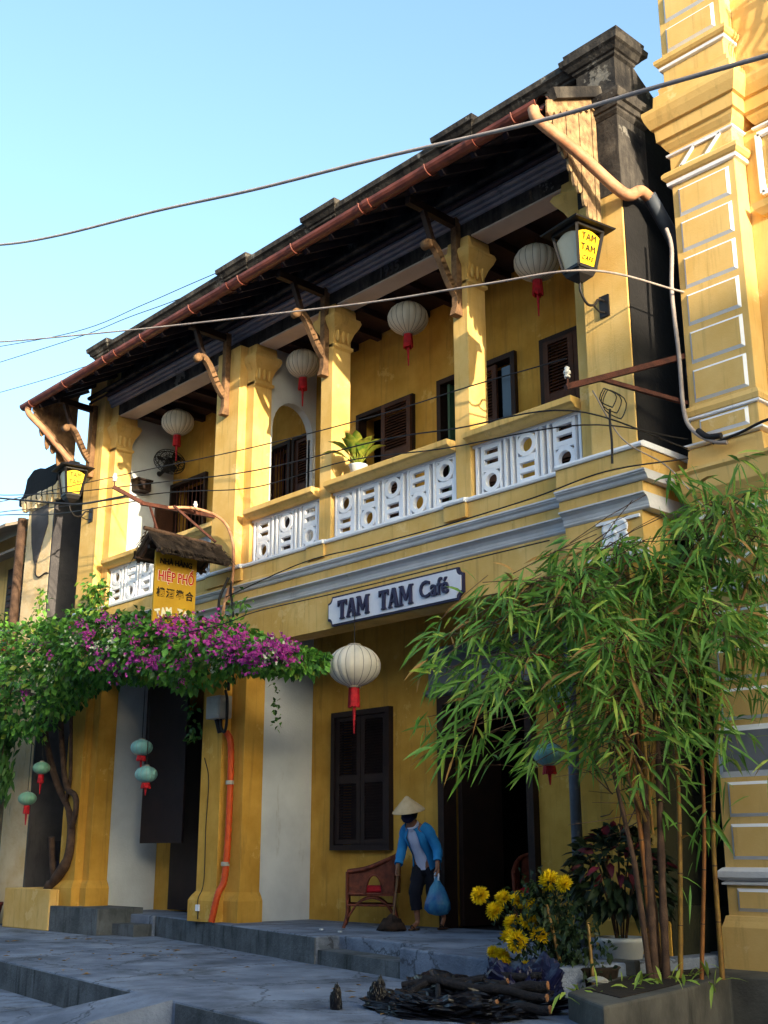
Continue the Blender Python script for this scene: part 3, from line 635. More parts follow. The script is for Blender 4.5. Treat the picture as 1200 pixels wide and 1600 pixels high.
# framed panels on the recessed wall to the right
for x0, x1, z0, z1, d in ((-5.0, -3.9, 7.12, 7.78, .05), (-4.86, -4.05, 7.26, 7.66, .03)):
    q = MB(); y = NY + .22
    for a, b in (((x0, z0), (x1, z0)), ((x1, z0), (x1, z1)), ((x1, z1), (x0, z1)), ((x0, z1), (x0, z0))): q.bar((a[0], y - .02, a[1]), (b[0], y - .02, b[1]), d, d, (0, 1, 0))
    npart(q, 'panel_frame', white_cl)
w = MB(); w.box(-4.86, 6, NY + .20, 9.947, 7.0, 7.9); npart(w, 'panel', ylw_new)
band('cornice', ylw_new, [(6.86, 0), (6.88, .05), (6.94, .10), (7.0, .12), (7.02, .0)], 6.0, -4.98, 0, NY + .22)
# window with iron balcony rail at the upper right edge
frame_o = MB(); frame_o.box(-4.55, -4.46, 9.86, 9.96, 8.6, 10.6); frame_o.box(-3.4, -3.3, 9.86, 9.96, 8.6, 10.6); frame_o.box(-4.46, -3.4, 9.86, 9.96, 10.5, 10.6)
wf = npart(frame_o, 'window_frame', brown_wood)
q = MB(); q.box(-4.46, -3.4, 9.93, 9.949, 8.6, 10.5); npart(q, 'window_pane', glass_m, wf)
rl = MB(); rl.bar((-4.62, 9.5, 9.45), (-3.3, 9.5, 9.45), .05, .05); rl.bar((-4.62, 9.5, 8.62), (-3.3, 9.5, 8.62), .05, .04); rl.bar((-4.6, 9.5, 8.6), (-4.6, 9.5, 9.45), .05, .05); rl.bar((-4.6, 9.5, 9.45), (-4.6, 9.94, 9.45), .04, .04)
rail = npart(rl, 'balcony_rail', brown_wood)
for k in range(7):
    x = -4.5 + k * .18; q = MB(); q.tube(bez([(x, 9.5, 8.64), (x + .06, 9.47, 8.8), (x - .05, 9.44, 8.95), (x + .05, 9.46, 9.15), (x, 9.5, 9.43)], 5), .012, 6)
    q.tube([(x + .07 * math.cos(a * PI / 6) * (1 - a / 16), 9.48, 9.2 + .07 * math.sin(a * PI / 6) * (1 - a / 16)) for a in range(12)], .008, 5); npart(q, 'iron_scroll', black_iron, rail)
# ------------------------------------------------------------------ left: mouldy pier, low house, pole
lh = thing('old_house_pier', 'peeling pale pier with black mouldy cap left of the cafe', 'wall', (-19.5, 9.5, 0))
def lpart(mb, name, m, parent=None, bevel=0, kind=None): return mb.build(name, m, parent or lh, bevel, kind)
w = MB(); w.box(-20.0, -18.99, 9.3, 9.62, ZS, 7.12); lpart(w, 'pier', peel, None, .015)
w = MB(); w.box(-18.99, -18.94, 9.302, 14, ZS, 7.2); w.box(-20.0, -18.991, 9.62, 14, ZS, 7.0); lpart(w, 'party_wall', grey_wall)
q = MB(); pts = [(-20.25, 7.12), (-20.27, 7.28), (-20.12, 7.30), (-20.05, 7.42), (-20.0, 7.62), (-19.75, 7.74), (-19.5, 7.72), (-19.3, 7.66), (-18.9, 7.66), (-18.75, 7.60), (-18.75, 7.5), (-18.8, 7.12)]
q.prism(pts, 'y', 9.2, 9.9); lpart(q, 'pier_cap', black_mould, None, .03)
q = MB(); random.seed(3)
for k in range(7):
    x = -20.1 + k * .21; q.rects(x, x + .1, 9.22, 9.3, [(7.0 - .05 * random.random(), 0), (7.2, .03), (7.25 + .1 * random.random(), .0)])
lpart(q, 'broken_moulding', peel)
q = MB(); q.prism([(-19.83, 6.95), (-19.2, 6.98), (-19.15, 6.6), (-19.3, 6.3), (-19.42, 6.02), (-19.52, 5.86), (-19.62, 6.0), (-19.75, 6.35), (-19.82, 6.7)], 'y', 9.285, 9.301); lpart(q, 'grey_patch', grey_wall)  # thin grey sheet on the pier front, tapering downwards
q = MB(); q.tube(bez([(-19.5, 9.29, 5.9), (-19.46, 9.28, 5.7), (-19.3, 9.28, 5.62), (-19.1, 9.29, 5.66), (-18.99, 9.29, 5.64)], 5), .014, 6); lpart(q, 'cable_loop', wire_black)
hh = thing('low_house', 'low yellow house with sheet awning at the far left edge', 'building', (-22, 10.5, 0))
w = MB(); w.box(-27, -20.25, 9.9, 10.2, ZS, 7.0); w.build('wall', yellow, hh)
w = MB(); w.prism([(9.0, 6.72), (9.0, 6.78), (10.3, 7.28), (10.3, 7.2)], 'x', -27, -20.3); w.build('roof', tarp, hh)
w = MB(); w.prism([(9.3, 6.35), (9.3, 6.40), (9.9, 6.62), (9.9, 6.56)], 'x', -27, -20.5); w.build('awning', tarp, hh)
w = MB(); w.box(-21.9, -20.85, 9.86, 9.91, 4.2, 6.3); w.build('window', dark_wood, hh)
for i in range(12):
    q = MB(); q.bar((-21.8, 9.85, 4.5 + i * .13), (-20.9, 9.85, 4.5 + i * .13), .02, .08, (0, .5, 1)); q.build('shutter_slat', brown_wood, hh)
for x in (-20.72, -20.5):
    w = MB(); w.box(x, x + .12, 9.78, 9.9, 3.9, 6.6); w.build('post', white, hh)
w = MB(); w.box(-27, -20.6, 9.3, 9.9, 4.1, 4.22); w.bar((-27, 9.3, 4.75), (-20.6, 9.3, 4.75), .07, .07); w.build('balcony', white, hh)
w = MB(); w.box(-27, -20.2, 9.88, 9.9, ZS, 3.3); w.build('shopfront', yellow_dk, hh)
w = MB(); w.box(-21.1, -20.4, 9.83, 9.88, ZS, 2.6); w.build('door', mat('navy_door', '#1c1d33', '#14152a', 3, .5, .1), hh)
red = MB(); red.lathe([(.0, 4.25), (.09, 4.26), (.085, 4.5), (.05, 4.66), (.03, 4.72), (0, 4.73)], (-20.62, 9.35, 0), 10); tag(red.build('cloth', red_paint, org=(-20.62, 9.35, 4.2)), 'red cloth hanging at the low balcony by the wooden pole', 'cloth')
# unseen houses added opposite and at the street end to shade the lower storey
for i, (xa, xb, h) in enumerate([(-44, -30, 7.2), (-29.9, -17, 8.0), (-16.9, -5, 7.0), (-4.9, 8, 8.2), (8.1, 22, 7.4), (22.1, 38, 7.8)]):
    th = thing('shade_house', ['long low grey shop house opposite, leftmost of its row', 'white shop house opposite with the second tallest front from the left', 'lowest blue grey shop house opposite the cafe door', 'tallest grey shop house straight behind the viewer', 'white shop house opposite the yellow block panelled neighbour', 'rightmost blue grey shop house of the opposite row'][i], 'building', (xa, -8, 0), 'shop houses across the street')
    w = MB(); w.box(xa, xb, -16, -6.5 + .3 * (i % 2), ZR, h); w.build('wall', (grey_wall, white, blue_grey)[i % 3], th)
    w = MB(); w.prism([(-16.5, h), (-11, h + 2.2), (-5.6, h)], 'x', xa - .1 + .1, xb - .001); w.build('roof', tile_m, th)
    for k in range(4):
        q = MB(); xx = xa + 1.2 + k * (xb - xa - 2.4) / 3.4; q.box(xx, xx + 1.3, -6.6 + .3 * (i % 2), -6.44 + .3 * (i % 2), 4, 6); q.box(xx, xx + 1.6, -6.6 + .3 * (i % 2), -6.44 + .3 * (i % 2), ZR, 2.4); q.build('shutters', shut_wood, th)
oh = thing('far_shade_house', 'tall ochre house closing the far end of the street', 'building', (50, -8, 0))  # unseen block, its height set for the shade edge on the cafe front
w = MB(); w.box(44, 56, -34, 8, ZR, 13.95); w.build('wall', yellow_dk, oh)
w = MB(); w.prism([(-34.5, 13.95), (-13, 15.75), (8.5, 13.95)], 'x', 43.6, 56.4); w.build('roof', tile_m, oh)
for i in range(8):
    for z in (1, 4.6, 8.2):
        q = MB(); q.box(43.94, 44.02, -31 + i * 5, -29.4 + i * 5, z, z + 2.2); q.build('window', shut_wood, oh)
# ------------------------------------------------------------------ lanterns
def lantern(p, d, m, label, cord=.4, tassel=.42, sq=.80, group=None, ribs=18, red_w=.12):
    r = d / 2; x, y, z = p; t = thing('silk_lantern', label, 'lantern', (x, y, z - r * sq), group)
    prof = [(r * .22, -r*sq)] + [(r * max(.22, math.sin(a)) , -r * sq * math.cos(a)) for a in [PI * (k + .5) / 14 for k in range(1, 13)]] + [(r * .22, r*sq)]
    q = MB(); n = ribs * 4; vs = []; fs = []
    for rr, zz in prof:
        for k in range(n):
            a = 2 * PI * k / n; f = 1 - .055 * (1 - abs(math.sin(a * ribs / 2)) ** .6)
            vs.append((x + rr * f * math.cos(a), y + rr * f * math.sin(a), z + zz))
    for i in range(len(prof) - 1):
        for k in range(n): fs.append((i*n + k, i*n + (k+1) % n, (i+1)*n + (k+1) % n, (i+1)*n + k))
    q.add(vs, fs, True); q.build('shade', m, t)
    q = MB()
    for k in range(ribs): q.tube([(x + rr * .955 * math.cos(2*PI*k/ribs), y + rr * .955 * math.sin(2*PI*k/ribs), z + zz) for rr, zz in prof], .0035 * d / .5, 4, False)
    q.build('ribs', rib_m, t, 0, 'stuff')
    q = MB(); q.lathe([(r*.24, -r*sq-.015), (r*.26, -r*sq), (r*.24, -r*sq+.015)], p, 16); q.lathe([(r*.24, r*sq-.015), (r*.26, r*sq), (r*.24, r*sq+.015)], p, 16); q.build('ring', rib_m, t)
    q = MB(); q.tube([(x, y, z + r*sq), (x, y, z + r*sq + cord)], .006, 5); q.build('cord', wire_black, t)
    if tassel:
        q = MB(); h = tassel; zt = z - r * sq
        random.seed(int(abs(x) * 100))
        for k in range(22):
            a = 2 * PI * k / 22; rr = red_w * .5 * random.uniform(.85, 1); l = h * random.uniform(.40, .46)
            q.tube([(x + rr*.8*math.cos(a), y + rr*.8*math.sin(a), zt), (x + rr*math.cos(a), y + rr*math.sin(a), zt - l)], .011 * d / .5 + .002, 4)
        q.lathe([(0, -.01), (red_w*.44, -.01), (red_w*.46, -h*.38), (0, -h*.38)], (x, y, zt), 12)
        q.tube([(x, y, zt - h*.3), (x + .004, y, zt - h)], [.022, .008], 6); q.build('tassel', red_silk, t)
    return t
G1 = 'white silk lanterns along the balcony'
lantern((-15.93, 9.9, 7.80), .55, silk, 'white silk lantern in the leftmost balcony bay above the wall fan', .1, .46, .80, G1)
lantern((-12.57, 9.9, 7.79), .51, silk, 'white silk lantern in front of the arch between the second and third columns', .1, .46, .84, G1)
lantern((-10.33, 9.9, 7.725), .555, silk, 'white silk lantern above the balcony pot plant in the middle bay', .16, .46, .80, G1)
lantern((-8.09, 9.9, 7.665), .555, silk, 'white silk lantern in the rightmost balcony bay beside the large wall lamp', .22, .48, .80, G1)
lantern((-10.5, 9.14, 3.0), .64, silk, 'big white silk lantern under the cafe sign board beside the bougainvillea', .4, .55, .77)
# wire fixing the big lantern to the lintel is its own cord
G2 = 'small teal silk lanterns at the ground floor'
def tl_(p, d, label, m=teal_silk, cord=1.0): lantern(p, d, m, label, cord, .30 if m is green_silk else .17, .72, G2, 12, .09 if m is green_silk else .13)
tl_((-14.66, 8.8, 2.284), .315, 'upper of the two teal lanterns hanging in front of the dark doorway', teal_silk, 1.3)
tl_((-14.50, 8.8, 1.906), .32, 'lower of the two teal lanterns hanging in front of the dark doorway', teal_silk, 1.6)
tl_((-17.75, 8.65, 1.68), .29, 'green lantern hanging lowest at the left above the yellow planter', green_silk, 1.4)
tl_((-17.35, 8.65, 2.13), .27, 'green lantern half hidden by vines left of the planter trunk', green_silk, .9)
tl_((-7.12, 8.6, 1.735), .30, 'teal lantern hanging below the bamboo leaves by the door', teal_silk, 1.2)
tl_((-6.98, 8.6, 2.28), .24, 'small teal lantern mostly hidden among the bamboo leaves', teal_silk, .8)
# ------------------------------------------------------------------ wall lamps lettered TAM TAM CAFE
def wall_lamp(x, y, z, label, wall_y, s=1.0, rz=R(-9)):
    t = thing('wall_lamp', label, 'lamp', (x, y, z), 'lettered lamps on the end columns'); t.rotation_euler = (0, 0, rz)
    wt, wb, h = .215 * s, .135 * s, .50 * s
    M0 = Matrix.Translation((x, y, z))
    def w(v): return tuple(M0 @ Vector(v))
    def face(sx, sy, col, nm):
        q = MB()
        # frame bars of a tapered four sided lantern
        return q
    q = MB()
    for sx in (-1, 1):
        for sy in (-1, 1): q.bar(w((sx*wb, sy*wb, -h/2)), w((sx*wt, sy*wt, h/2)), .03, .03, (sx, sy, 0))
    for r_, zz in ((wb, -h/2), (wt, h/2)):
        c4 = [(-r_, -r_), (r_, -r_), (r_, r_), (-r_, r_)]
        for a, b in zip(c4, c4[1:] + c4[:1]): q.bar(w((*a, zz)), w((*b, zz)), .03, .035)
    q.build('frame', black_iron, t)
    q = MB(); vs = []
    for a, b in ((.32, h/2 + .015), (.33, h/2 + .03), (.10, h/2 + .13), (.09, h/2 + .16)):
        vs.append([w((sx*a*s, sy*a*s, b)) for sx, sy in ((-1,-1), (1,-1), (1,1), (-1,1))])
    q.loft(vs); q.build('roof', black_iron, t)
    q = MB()
    for k in range(3): q.tube([w((.06 * (k - 1), 0, h/2 + .15)), w((.06 * (k - 1), 0, h/2 + .2 + .03 * (k == 1)))], .008, 5)
    q.build('finial', black_iron, t, 0, 'stuff')
    q = MB(); q.rects(x - wb*1.02, x + wb*1.02, y - wb*1.02, y + wb*1.02, [(z - h/2 - .13, -.09), (z - h/2 - .07, -.02), (z - h/2 - .02, .0)]); q.build('base', black_iron, t)
    def pane(c0, c1, m, nm, arch):
        q = MB(); i = .93
        b0, b1 = Vector((c0[0]*wb*i, c0[1]*wb*i, -h*.46)), Vector((c1[0]*wb*i, c1[1]*wb*i, -h*.46))
        t0, t1 = Vector((c0[0]*wt*i, c0[1]*wt*i, h*.46)), Vector((c1[0]*wt*i, c1[1]*wt*i, h*.46))
        pts = [b0, b1]
        for k in range(9):
            u = 1 - k / 8; p = b0.lerp(t0, .84 + .13 * math.sin(PI * k / 8)).lerp(b1.lerp(t1, .84 + .13 * math.sin(PI * k / 8)), u); pts.append(p)
        ce = (b0 + b1 + t0 + t1) / 4; nrm = Vector((c0[0] + c1[0], c0[1] + c1[1], 0)).normalized() * .012
        q.add([w(p) for p in pts] + [w(p - nrm) for p in pts], [tuple(range(len(pts))), tuple(range(len(pts), 2*len(pts)))[::-1]] + [(k, (k+1) % len(pts), len(pts) + (k+1) % len(pts), len(pts) + k) for k in range(len(pts))])
        return q.build(nm, m, t)
    pane((1, -1), (1, 1), lamp_yel, 'lettered_pane', 1); pane((-1, -1), (1, -1), lamp_glass, 'pane', 1)
    pane((-1, 1), (-1, -1), lamp_glass, 'pane', 1); pane((1, 1), (-1, 1), lamp_yel, 'pane', 1)
    tilt = math.atan((wt - wb) / h)
    for txt, zz, sz, sh in (('TAM', .12, .128, 0), ('TAM', -.015, .128, 0), ('CAFE', -.14, .085, .25)):
        xx = (wb + wt) / 2 * .945 + (wt - wb) * zz / h + .008
        M = M0 @ Matrix.Translation((xx, 0, zz * s)) @ Matrix.Rotation(tilt, 4, 'Y') @ Matrix.Rotation(R(90), 4, 'Z') @ Matrix.Rotation(R(90), 4, 'X')
        text_obj(txt, 'letters', ink, t, M, sz * s, .003, -.0012, 'CENTER', .84, sh, 1.14)
    # scrolled iron bracket back to the wall, built in the lamp's own turned frame
    iv = Matrix.Rotation(-rz, 4, 'Z')
    def bk(v): return tuple(M0 @ (iv @ Vector(v)))
    d = wall_y - y
    q = MB(); q.tube([bk(v) for v in bez([(0, 0, -h/2 - .1), (0, 0, -h/2 - .22), (0, d*.25, -h/2 - .33), (0, d*.55, -h/2 - .30), (0, d*.72, -h/2 - .22), (0, d - .01, -h/2 - .2)], 6)], .014, 7)
    q.tube([bk(v) for v in bez([(0, d*.5, -h/2 - .31), (0, d*.75, -h/2 - .35), (0, d - .01, -h/2 - .33)], 5)], .01, 6)
    q.add([bk(v) for v in ((-.06, d - .02, -h/2 - .38), (.06, d - .02, -h/2 - .38), (.06, d - .02, -h/2 - .14), (-.06, d - .02, -h/2 - .14), (-.06, d, -h/2 - .38), (.06, d, -h/2 - .38), (.06, d, -h/2 - .14), (-.06, d, -h/2 - .14))], [(0,3,2,1),(4,5,6,7),(0,1,5,4),(1,2,6,5),(2,3,7,6),(3,0,4,7)])
    q.build('bracket', black_iron, t)
    return t
wall_lamp(-6.60, 8.76, 6.77, 'large black lamp with lettered yellow pane on the right end pier', 9.16, .84)
wall_lamp(-17.3, 8.76, 6.80, 'black lamp with lettered yellow pane on the left end column', 9.16, .86)
# ------------------------------------------------------------------ TAM TAM Cafe sign board on the lintel
sg = thing('cafe_sign', 'white board lettered TAM TAM Café with navy edge on the lintel', 'sign', (-9.98, 9.29, 3.75))
def sign_outline(x0, x1, z0, z1, c, n=5):
    P = []
    for cx, cz, a0 in ((x0, z0, 90), (x1, z0, 180), (x1, z1, 270), (x0, z1, 0)):
        sgn = [R(a0 - 90 * k / n) for k in range(n + 1)]
        P += [(cx + c * math.cos(a), cz + c * math.sin(a)) for a in sgn]
    return P
q = MB(); q.prism(sign_outline(-11.15, -8.80, 3.57, 3.945, .075), 'y', 9.262, 9.298); q.build('edge_board', sign_blue, sg)
q = MB()
for k in range(4):
    zz0 = 3.59 + k * .0838; ol = sign_outline(-11.13, -8.82, 3.59, 3.925, .075)
    q2 = MB()
q.__init__(); q.prism(sign_outline(-11.125, -8.825, 3.594, 3.921, .078), 'y', 9.25, 9.2615); q.build('face_board', sign_white, sg)
MX = Matrix.Rotation(R(90), 4, 'X')
def serif_letter(ch, x0, z0, w, h):
    """wooden letter with slab serifs: bars as quads in the X-Z plane"""
    q = MB(); st = w * .26; sf = h * .085; B = []
    def quad(a, b, c, d): B.append((a, b, c, d))
    if ch == 'T':
        quad((.37, 0), (.63, 0), (.63, 1), (.37, 1)); quad((.02, .84), (.98, .84), (.98, 1), (.02, 1)); quad((.02, .68), (.14, .74), (.14, .9), (.02, .9)); quad((.86, .74), (.98, .68), (.98, .9), (.86, .9)); quad((.24, 0), (.76, 0), (.70, .09), (.30, .09))
    if ch == 'A':
        quad((.06, .05), (.22, .05), (.50, 1), (.38, 1)); quad((.66, .05), (.94, .05), (.64, 1), (.38, 1)); quad((.25, .28), (.75, .28), (.73, .40), (.28, .40)); quad((-.02, 0), (.34, 0), (.30, .09), (.02, .09)); quad((.58, 0), (1.03, 0), (.98, .09), (.62, .09))
    if ch == 'M':
        quad((.08, .05), (.20, .05), (.22, .97), (.10, .97)); quad((.76, .05), (.95, .05), (.93, .97), (.78, .97)); quad((.10, 1), (.30, 1), (.56, .22), (.44, .22)); quad((.44, .22), (.56, .22), (.92, 1), (.76, 1)); quad((-.02, 0), (.30, 0), (.27, .09), (.02, .09)); quad((.68, 0), (1.03, 0), (1.0, .09), (.71, .09)); quad((0, .91), (.26, .91), (.26, 1), (0, 1)); quad((.78, .91), (1.03, .91), (1.03, 1), (.78, 1))
    for i, b4 in enumerate(B):
        q.prism([(x0 + u * w, z0 + v * h) for u, v in b4], 'y', 9.222 + .0012 * i, 9.2495)
    return q.build('letter', sign_blue, sg)
for x0, s3 in ((-10.93, 'TAM'), (-10.17, 'TAM')):
    for k, ch in enumerate(s3): serif_letter(ch, x0 + (0, .17, .35)[k], 3.635, (.17, .18, .23)[k], .235)
text_obj('Café', 'letter', sign_blue, sg, Matrix.Translation((-9.24, 9.238, 3.755)) @ MX, .28, .012, .003, 'CENTER', .92)
# ------------------------------------------------------------------ HIEP PHO projecting sign under its thatched roof
hs = thing('restaurant_sign', 'ochre hanging sign board lettered HIỆP PHỐ under a small thatched roof', 'sign', (-13.2, 8.3, 4.3), None)
q = MB(); q.box(-13.225, -13.195, 7.97, 8.62, 3.75, 4.74); q.build('board', sign_ochre, hs)
MZ = Matrix.Rotation(R(90), 4, 'Z') @ MX
def htxt(s, y, z, size, m, sx=.8, b=.004, d=.003, rot=0): text_obj(s, 'letters', m, hs, Matrix.Translation((-13.19, y, z)) @ MZ @ Matrix.Rotation(rot, 4, 'Z'), size, d, b, 'CENTER', sx)
htxt('NHÀ HÀNG', 8.29, 4.60, .10, ink, .95)
htxt('HIỆP PHỐ', 8.295, 4.395, .185, cream_paint, .70, .010, .001); htxt('HIỆP PHỐ', 8.298, 4.395, .185, red_paint, .70, .004, .004)
for k, ch in enumerate('樓酒準合'):
    htxt(ch, 8.07 + k * .15, 4.17, .135, ink, .95, .003)
for k, ch in enumerate('TAM TAM'):
    u = (k - 3) / 3; htxt(ch, 8.295 + u * .25, 3.93 - .045 * u * u, .15, cream_paint, .8, .008, .004, -u * .28)
# thatch roof: ridge along the board, two slopes of straw
def thatch_roof():
    random.seed(11); q = MB(); ra, rb = Vector((-13.2, 7.82, 4.98)), Vector((-13.2, 8.98, 4.93)); ea = .33
    for s in (-1, 1):
        for k in range(2):
            q.prism([(-13.2 + s * .0, 4.98 - .03 * k), (-13.2 + s * ea, 4.70 - .02 * k), (-13.2 + s * ea, 4.65 - .02 * k), (-13.2, 4.92 - .03 * k)], 'y', 7.84 + .03 * k, 8.96 - .02 * k)
    o = q.build('thatch', thatch, hs); q = MB()
    for i in range(1500):
        s = random.choice((-1, 1, 1)); y = random.uniform(7.8, 8.99); u = random.uniform(0, .95)
        a = Vector((-13.2 + s * ea * u, y, 4.995 - .3 * u)); b = a + Vector((s * ea * .28, random.uniform(-.06, .06), -.19 + random.uniform(0, .16)))
        b.z = max(b.z, a.z - .14); wv = Vector((0, random.uniform(.004, .01), 0)); up = Vector((s * .01, 0, .012))
        q.add([a - wv + up * 0, a + wv, b + wv * .4 + up * .4, b - wv * .4 + up * .4], [(0, 1, 2, 3)])
    q.build('straw', thatch, hs, 0, 'stuff')
    q = MB(); q.tube([ra + Vector((0, -.05, .03)), rb + Vector((0, .03, .03))], .03, 7); q.build('ridge_pole', bark, hs)
    for y in (7.9, 8.9):
        for s in (-1, 1):
            q = MB(); q.bar((-13.2, y, 4.9), (-13.2 + s * .33, y, 4.62), .04, .045); q.build('roof_pole', bark, hs)
    for s in (-1, 1):
        q = MB(); q.tube([(-13.2 + s * .27, 7.82, 4.66), (-13.2 + s * .27, 8.95, 4.64)], .025, 6); q.build('roof_pole', bark, hs)
    q = MB(); q.bar((-13.21, 7.86, 4.77), (-13.21, 9.16, 4.77), .05, .05); q.build('hanger', dark_wood, hs)
thatch_roof()
# ------------------------------------------------------------------ power brackets, insulators
def insulator(x, y, z, parent, s=1):
    q = MB(); q.lathe([(0, 0), (.03*s, 0), (.035*s, .02*s), (.02*s, .035*s), (.04*s, .05*s), (.04*s, .075*s), (.022*s, .09*s), (.03*s, .11*s), (.02*s, .125*s), (0, .13*s)], (x, y, z), 12); q.build('insulator', porcelain, parent)
    q = MB(); q.tube([(x, y, z - .12*s), (x, y, z)], .01, 6); q.build('pin', rust, parent)
pb = thing('power_bracket', 'rusty iron cable bracket on the neighbour wall with coiled wire', 'bracket', (-5.9, 9.45, 5.6))
def P3(*a): return Vector(a)
PBa, PBb = P3(-5.93, 9.5, 5.62), P3(-6.45, 8.25, 5.10)
q = MB(); q.bar(PBa, PBb, .055, .055); q.build('arm', rust, pb)
q = MB(); q.bar(P3(-5.93, 9.5, 5.12), P3(-6.3, 8.62, 5.24), .04, .04); q.build('brace', rust, pb)
insulator(-6.44, 8.27, 5.2, pb, .9)
q = MB(); random.seed(5)
for k in range(3):
    c = P3(-6.28, 8.68 + .05 * k, 5.06 - .02 * k); r_ = .12 + .03 * k
    q.tube([c + Vector((.02 * math.sin(3*a), r_ * math.cos(a), r_ * .8 * math.sin(a))) for a in [2*PI*i/18 for i in range(19)]], .006, 5)
q.tube(bez([(-6.28, 8.7, 4.95), (-6.29, 8.7, 4.8), (-6.28, 8.7, 4.62), (-6.29, 8.7, 4.4)], 4), .012, 6)
q.build('wire_coil', wire_black, pb)
lb = thing('power_bracket', 'iron cable bracket with bent conduit above the thatched sign', 'bracket', (-13.6, 9.15, 5.4))
q = MB(); q.bar(P3(-13.62, 9.15, 5.52), P3(-13.45, 7.85, 5.42), .05, .05); q.build('arm', rust, lb)
q = MB(); q.bar(P3(-13.45, 7.9, 5.42), P3(-13.62, 7.5, 5.62), .04, .05); q.bar(P3(-13.35, 8.3, 5.45), P3(-13.1, 8.85, 4.98), .03, .03); q.bar(P3(-13.48, 8.0, 5.43), P3(-13.3, 8.05, 5.0), .025, .025); q.build('brace', rust, lb)
insulator(-13.62, 7.52, 5.7, lb, .9); insulator(-13.5, 8.75, 5.54, lb, .8)
q = MB(); q.tube(bez([(-13.5, 8.3, 5.46), (-13.4, 8.7, 5.5), (-13.2, 9.0, 5.36), (-13.05, 9.09, 5.05), (-13.02, 9.1, 4.7), (-12.97, 9.05, 4.4), (-12.98, 8.95, 4.1), (-12.95, 8.9, 3.8)], 6), .022, 8); q.build('conduit', pipe_pale, lb)
q = MB(); q.tube(bez([(-13.0, 9.08, 4.5), (-12.92, 9.0, 4.3), (-12.8, 8.95, 4.1), (-12.75, 8.95, 3.85)], 6), .018, 7); q.tube(bez([(-13.05, 9.05, 4.5), (-13.1, 8.95, 4.2), (-13.02, 8.9, 3.95), (-12.95, 8.88, 3.85)], 6), .02, 7); q.build('cable_tail', wire_black, lb)
q = MB(); q.tube([(-13.0, 9.06, 4.34), (-12.98, 8.98, 4.12)], .05, 10); q.build('joint_box', pipe_pale, lb)
# pale cable drooping down the neighbour's corner
q = MB(); q.tube(bez([(-5.98, 9.44, 7.05), (-5.93, 9.43, 6.8), (-5.96, 9.42, 6.3), (-5.92, 9.40, 5.6), (-5.90, 9.38, 5.0), (-5.80, 9.36, 4.76), (-5.6, 9.36, 4.60), (-5.45, 9.36, 4.55)], 6), .022, 7)
tag(q.build('cable', wire_pale, org=(-5.9, 9.4, 5)), 'thick pale cable running down the corner of the neighbour house', 'cable')
q = MB(); q.tube(bez([(-5.6, 9.36, 4.58), (-5.3, 9.34, 4.60), (-4.9, 9.3, 4.63), (-4.2, 9.25, 4.45)], 6), .014, 6)
q.tube(bez([(-5.75, 9.36, 4.75), (-5.65, 9.35, 4.66), (-5.5, 9.35, 4.63)], 4), .03, 7)
tag(q.build('cable', wire_black, org=(-5.5, 9.35, 4.6)), 'black cable bundle lying on the ledge of the neighbour house', 'cable')
q = MB(); q.tube(bez([(-6.4, 8.6, 5.15), (-6.3, 8.9, 4.7), (-6.05, 9.2, 4.45), (-5.88, 9.3, 4.2), (-5.7, 9.32, 3.95), (-5.4, 9.34, 3.78)], 6), .008, 5)
tag(q.build('cable', wire_pale, org=(-6, 9.2, 4.5)), 'thin pale wire sagging across the end of the balcony ledge', 'cable')
# ------------------------------------------------------------------ plants
rnd = random.Random(21)
def leaf_geo(q, p, d, n, L, Wd, droop=.25, seg=3, fold=.18):
    """one leaf: p root, d direction, n normal; a folded, drooping blade"""
    d = d.normalized(); n = (n - d * n.dot(d)); n = n.normalized() if n.length > 1e-4 else d.orthogonal().normalized(); s = d.cross(n)
    wid = {2: (.0, 1.0, .0), 3: (.15, 1.0, .75, .0), 4: (.1, .8, 1.0, .6, .0)}[seg]
    vs = []; c = Vector(p)
    for i, w in enumerate(wid):
        t = i / seg; c = Vector(p) + d * L * t + Vector((0, 0, -1)) * droop * L * t * t
        ww = Wd * w * .5; up = n * fold * ww * 2
        vs += [c - s * ww + up, c, c + s * ww + up]
    fs = []
    for i in range(seg):
        a = i * 3; fs += [(a, a+1, a+4, a+3), (a+1, a+2, a+5, a+4)]
    q.add(vs, fs, True)
def rv(s=1): return Vector((rnd.gauss(0, s), rnd.gauss(0, s), rnd.gauss(0, s)))
# --- bougainvillea over the left half of the ground floor
bo = thing('bougainvillea', 'bougainvillea with magenta and white flowers spreading over the left doorway', 'climbing plant', (-17.6, 9.2, .3))
def lerp_tab(x, tab):
    if x <= tab[0][0]: return tab[0][1]
    for (a, va), (b, vb) in zip(tab, tab[1:]):
        if x <= b: return va + (vb - va) * (x - a) / (b - a)
    return tab[-1][1]
TOP = [(-22, 4.55), (-18.8, 4.50), (-17, 4.35), (-15.5, 4.22), (-14.5, 4.12), (-13.5, 3.95), (-12.6, 3.78), (-12.0, 3.62), (-11.5, 3.42), (-11.1, 3.27), (-10.75, 3.18), (-10.5, 3.08)]
BOT = [(-22, 2.45), (-18.4, 2.6), (-17.4, 2.70), (-16.4, 3.0), (-15.8, 3.30), (-14.6, 3.22), (-13.6, 3.1), (-12.9, 2.92), (-12.2, 3.12), (-11.5, 3.0), (-11.1, 2.95), (-10.75, 2.95), (-10.5, 2.98)]
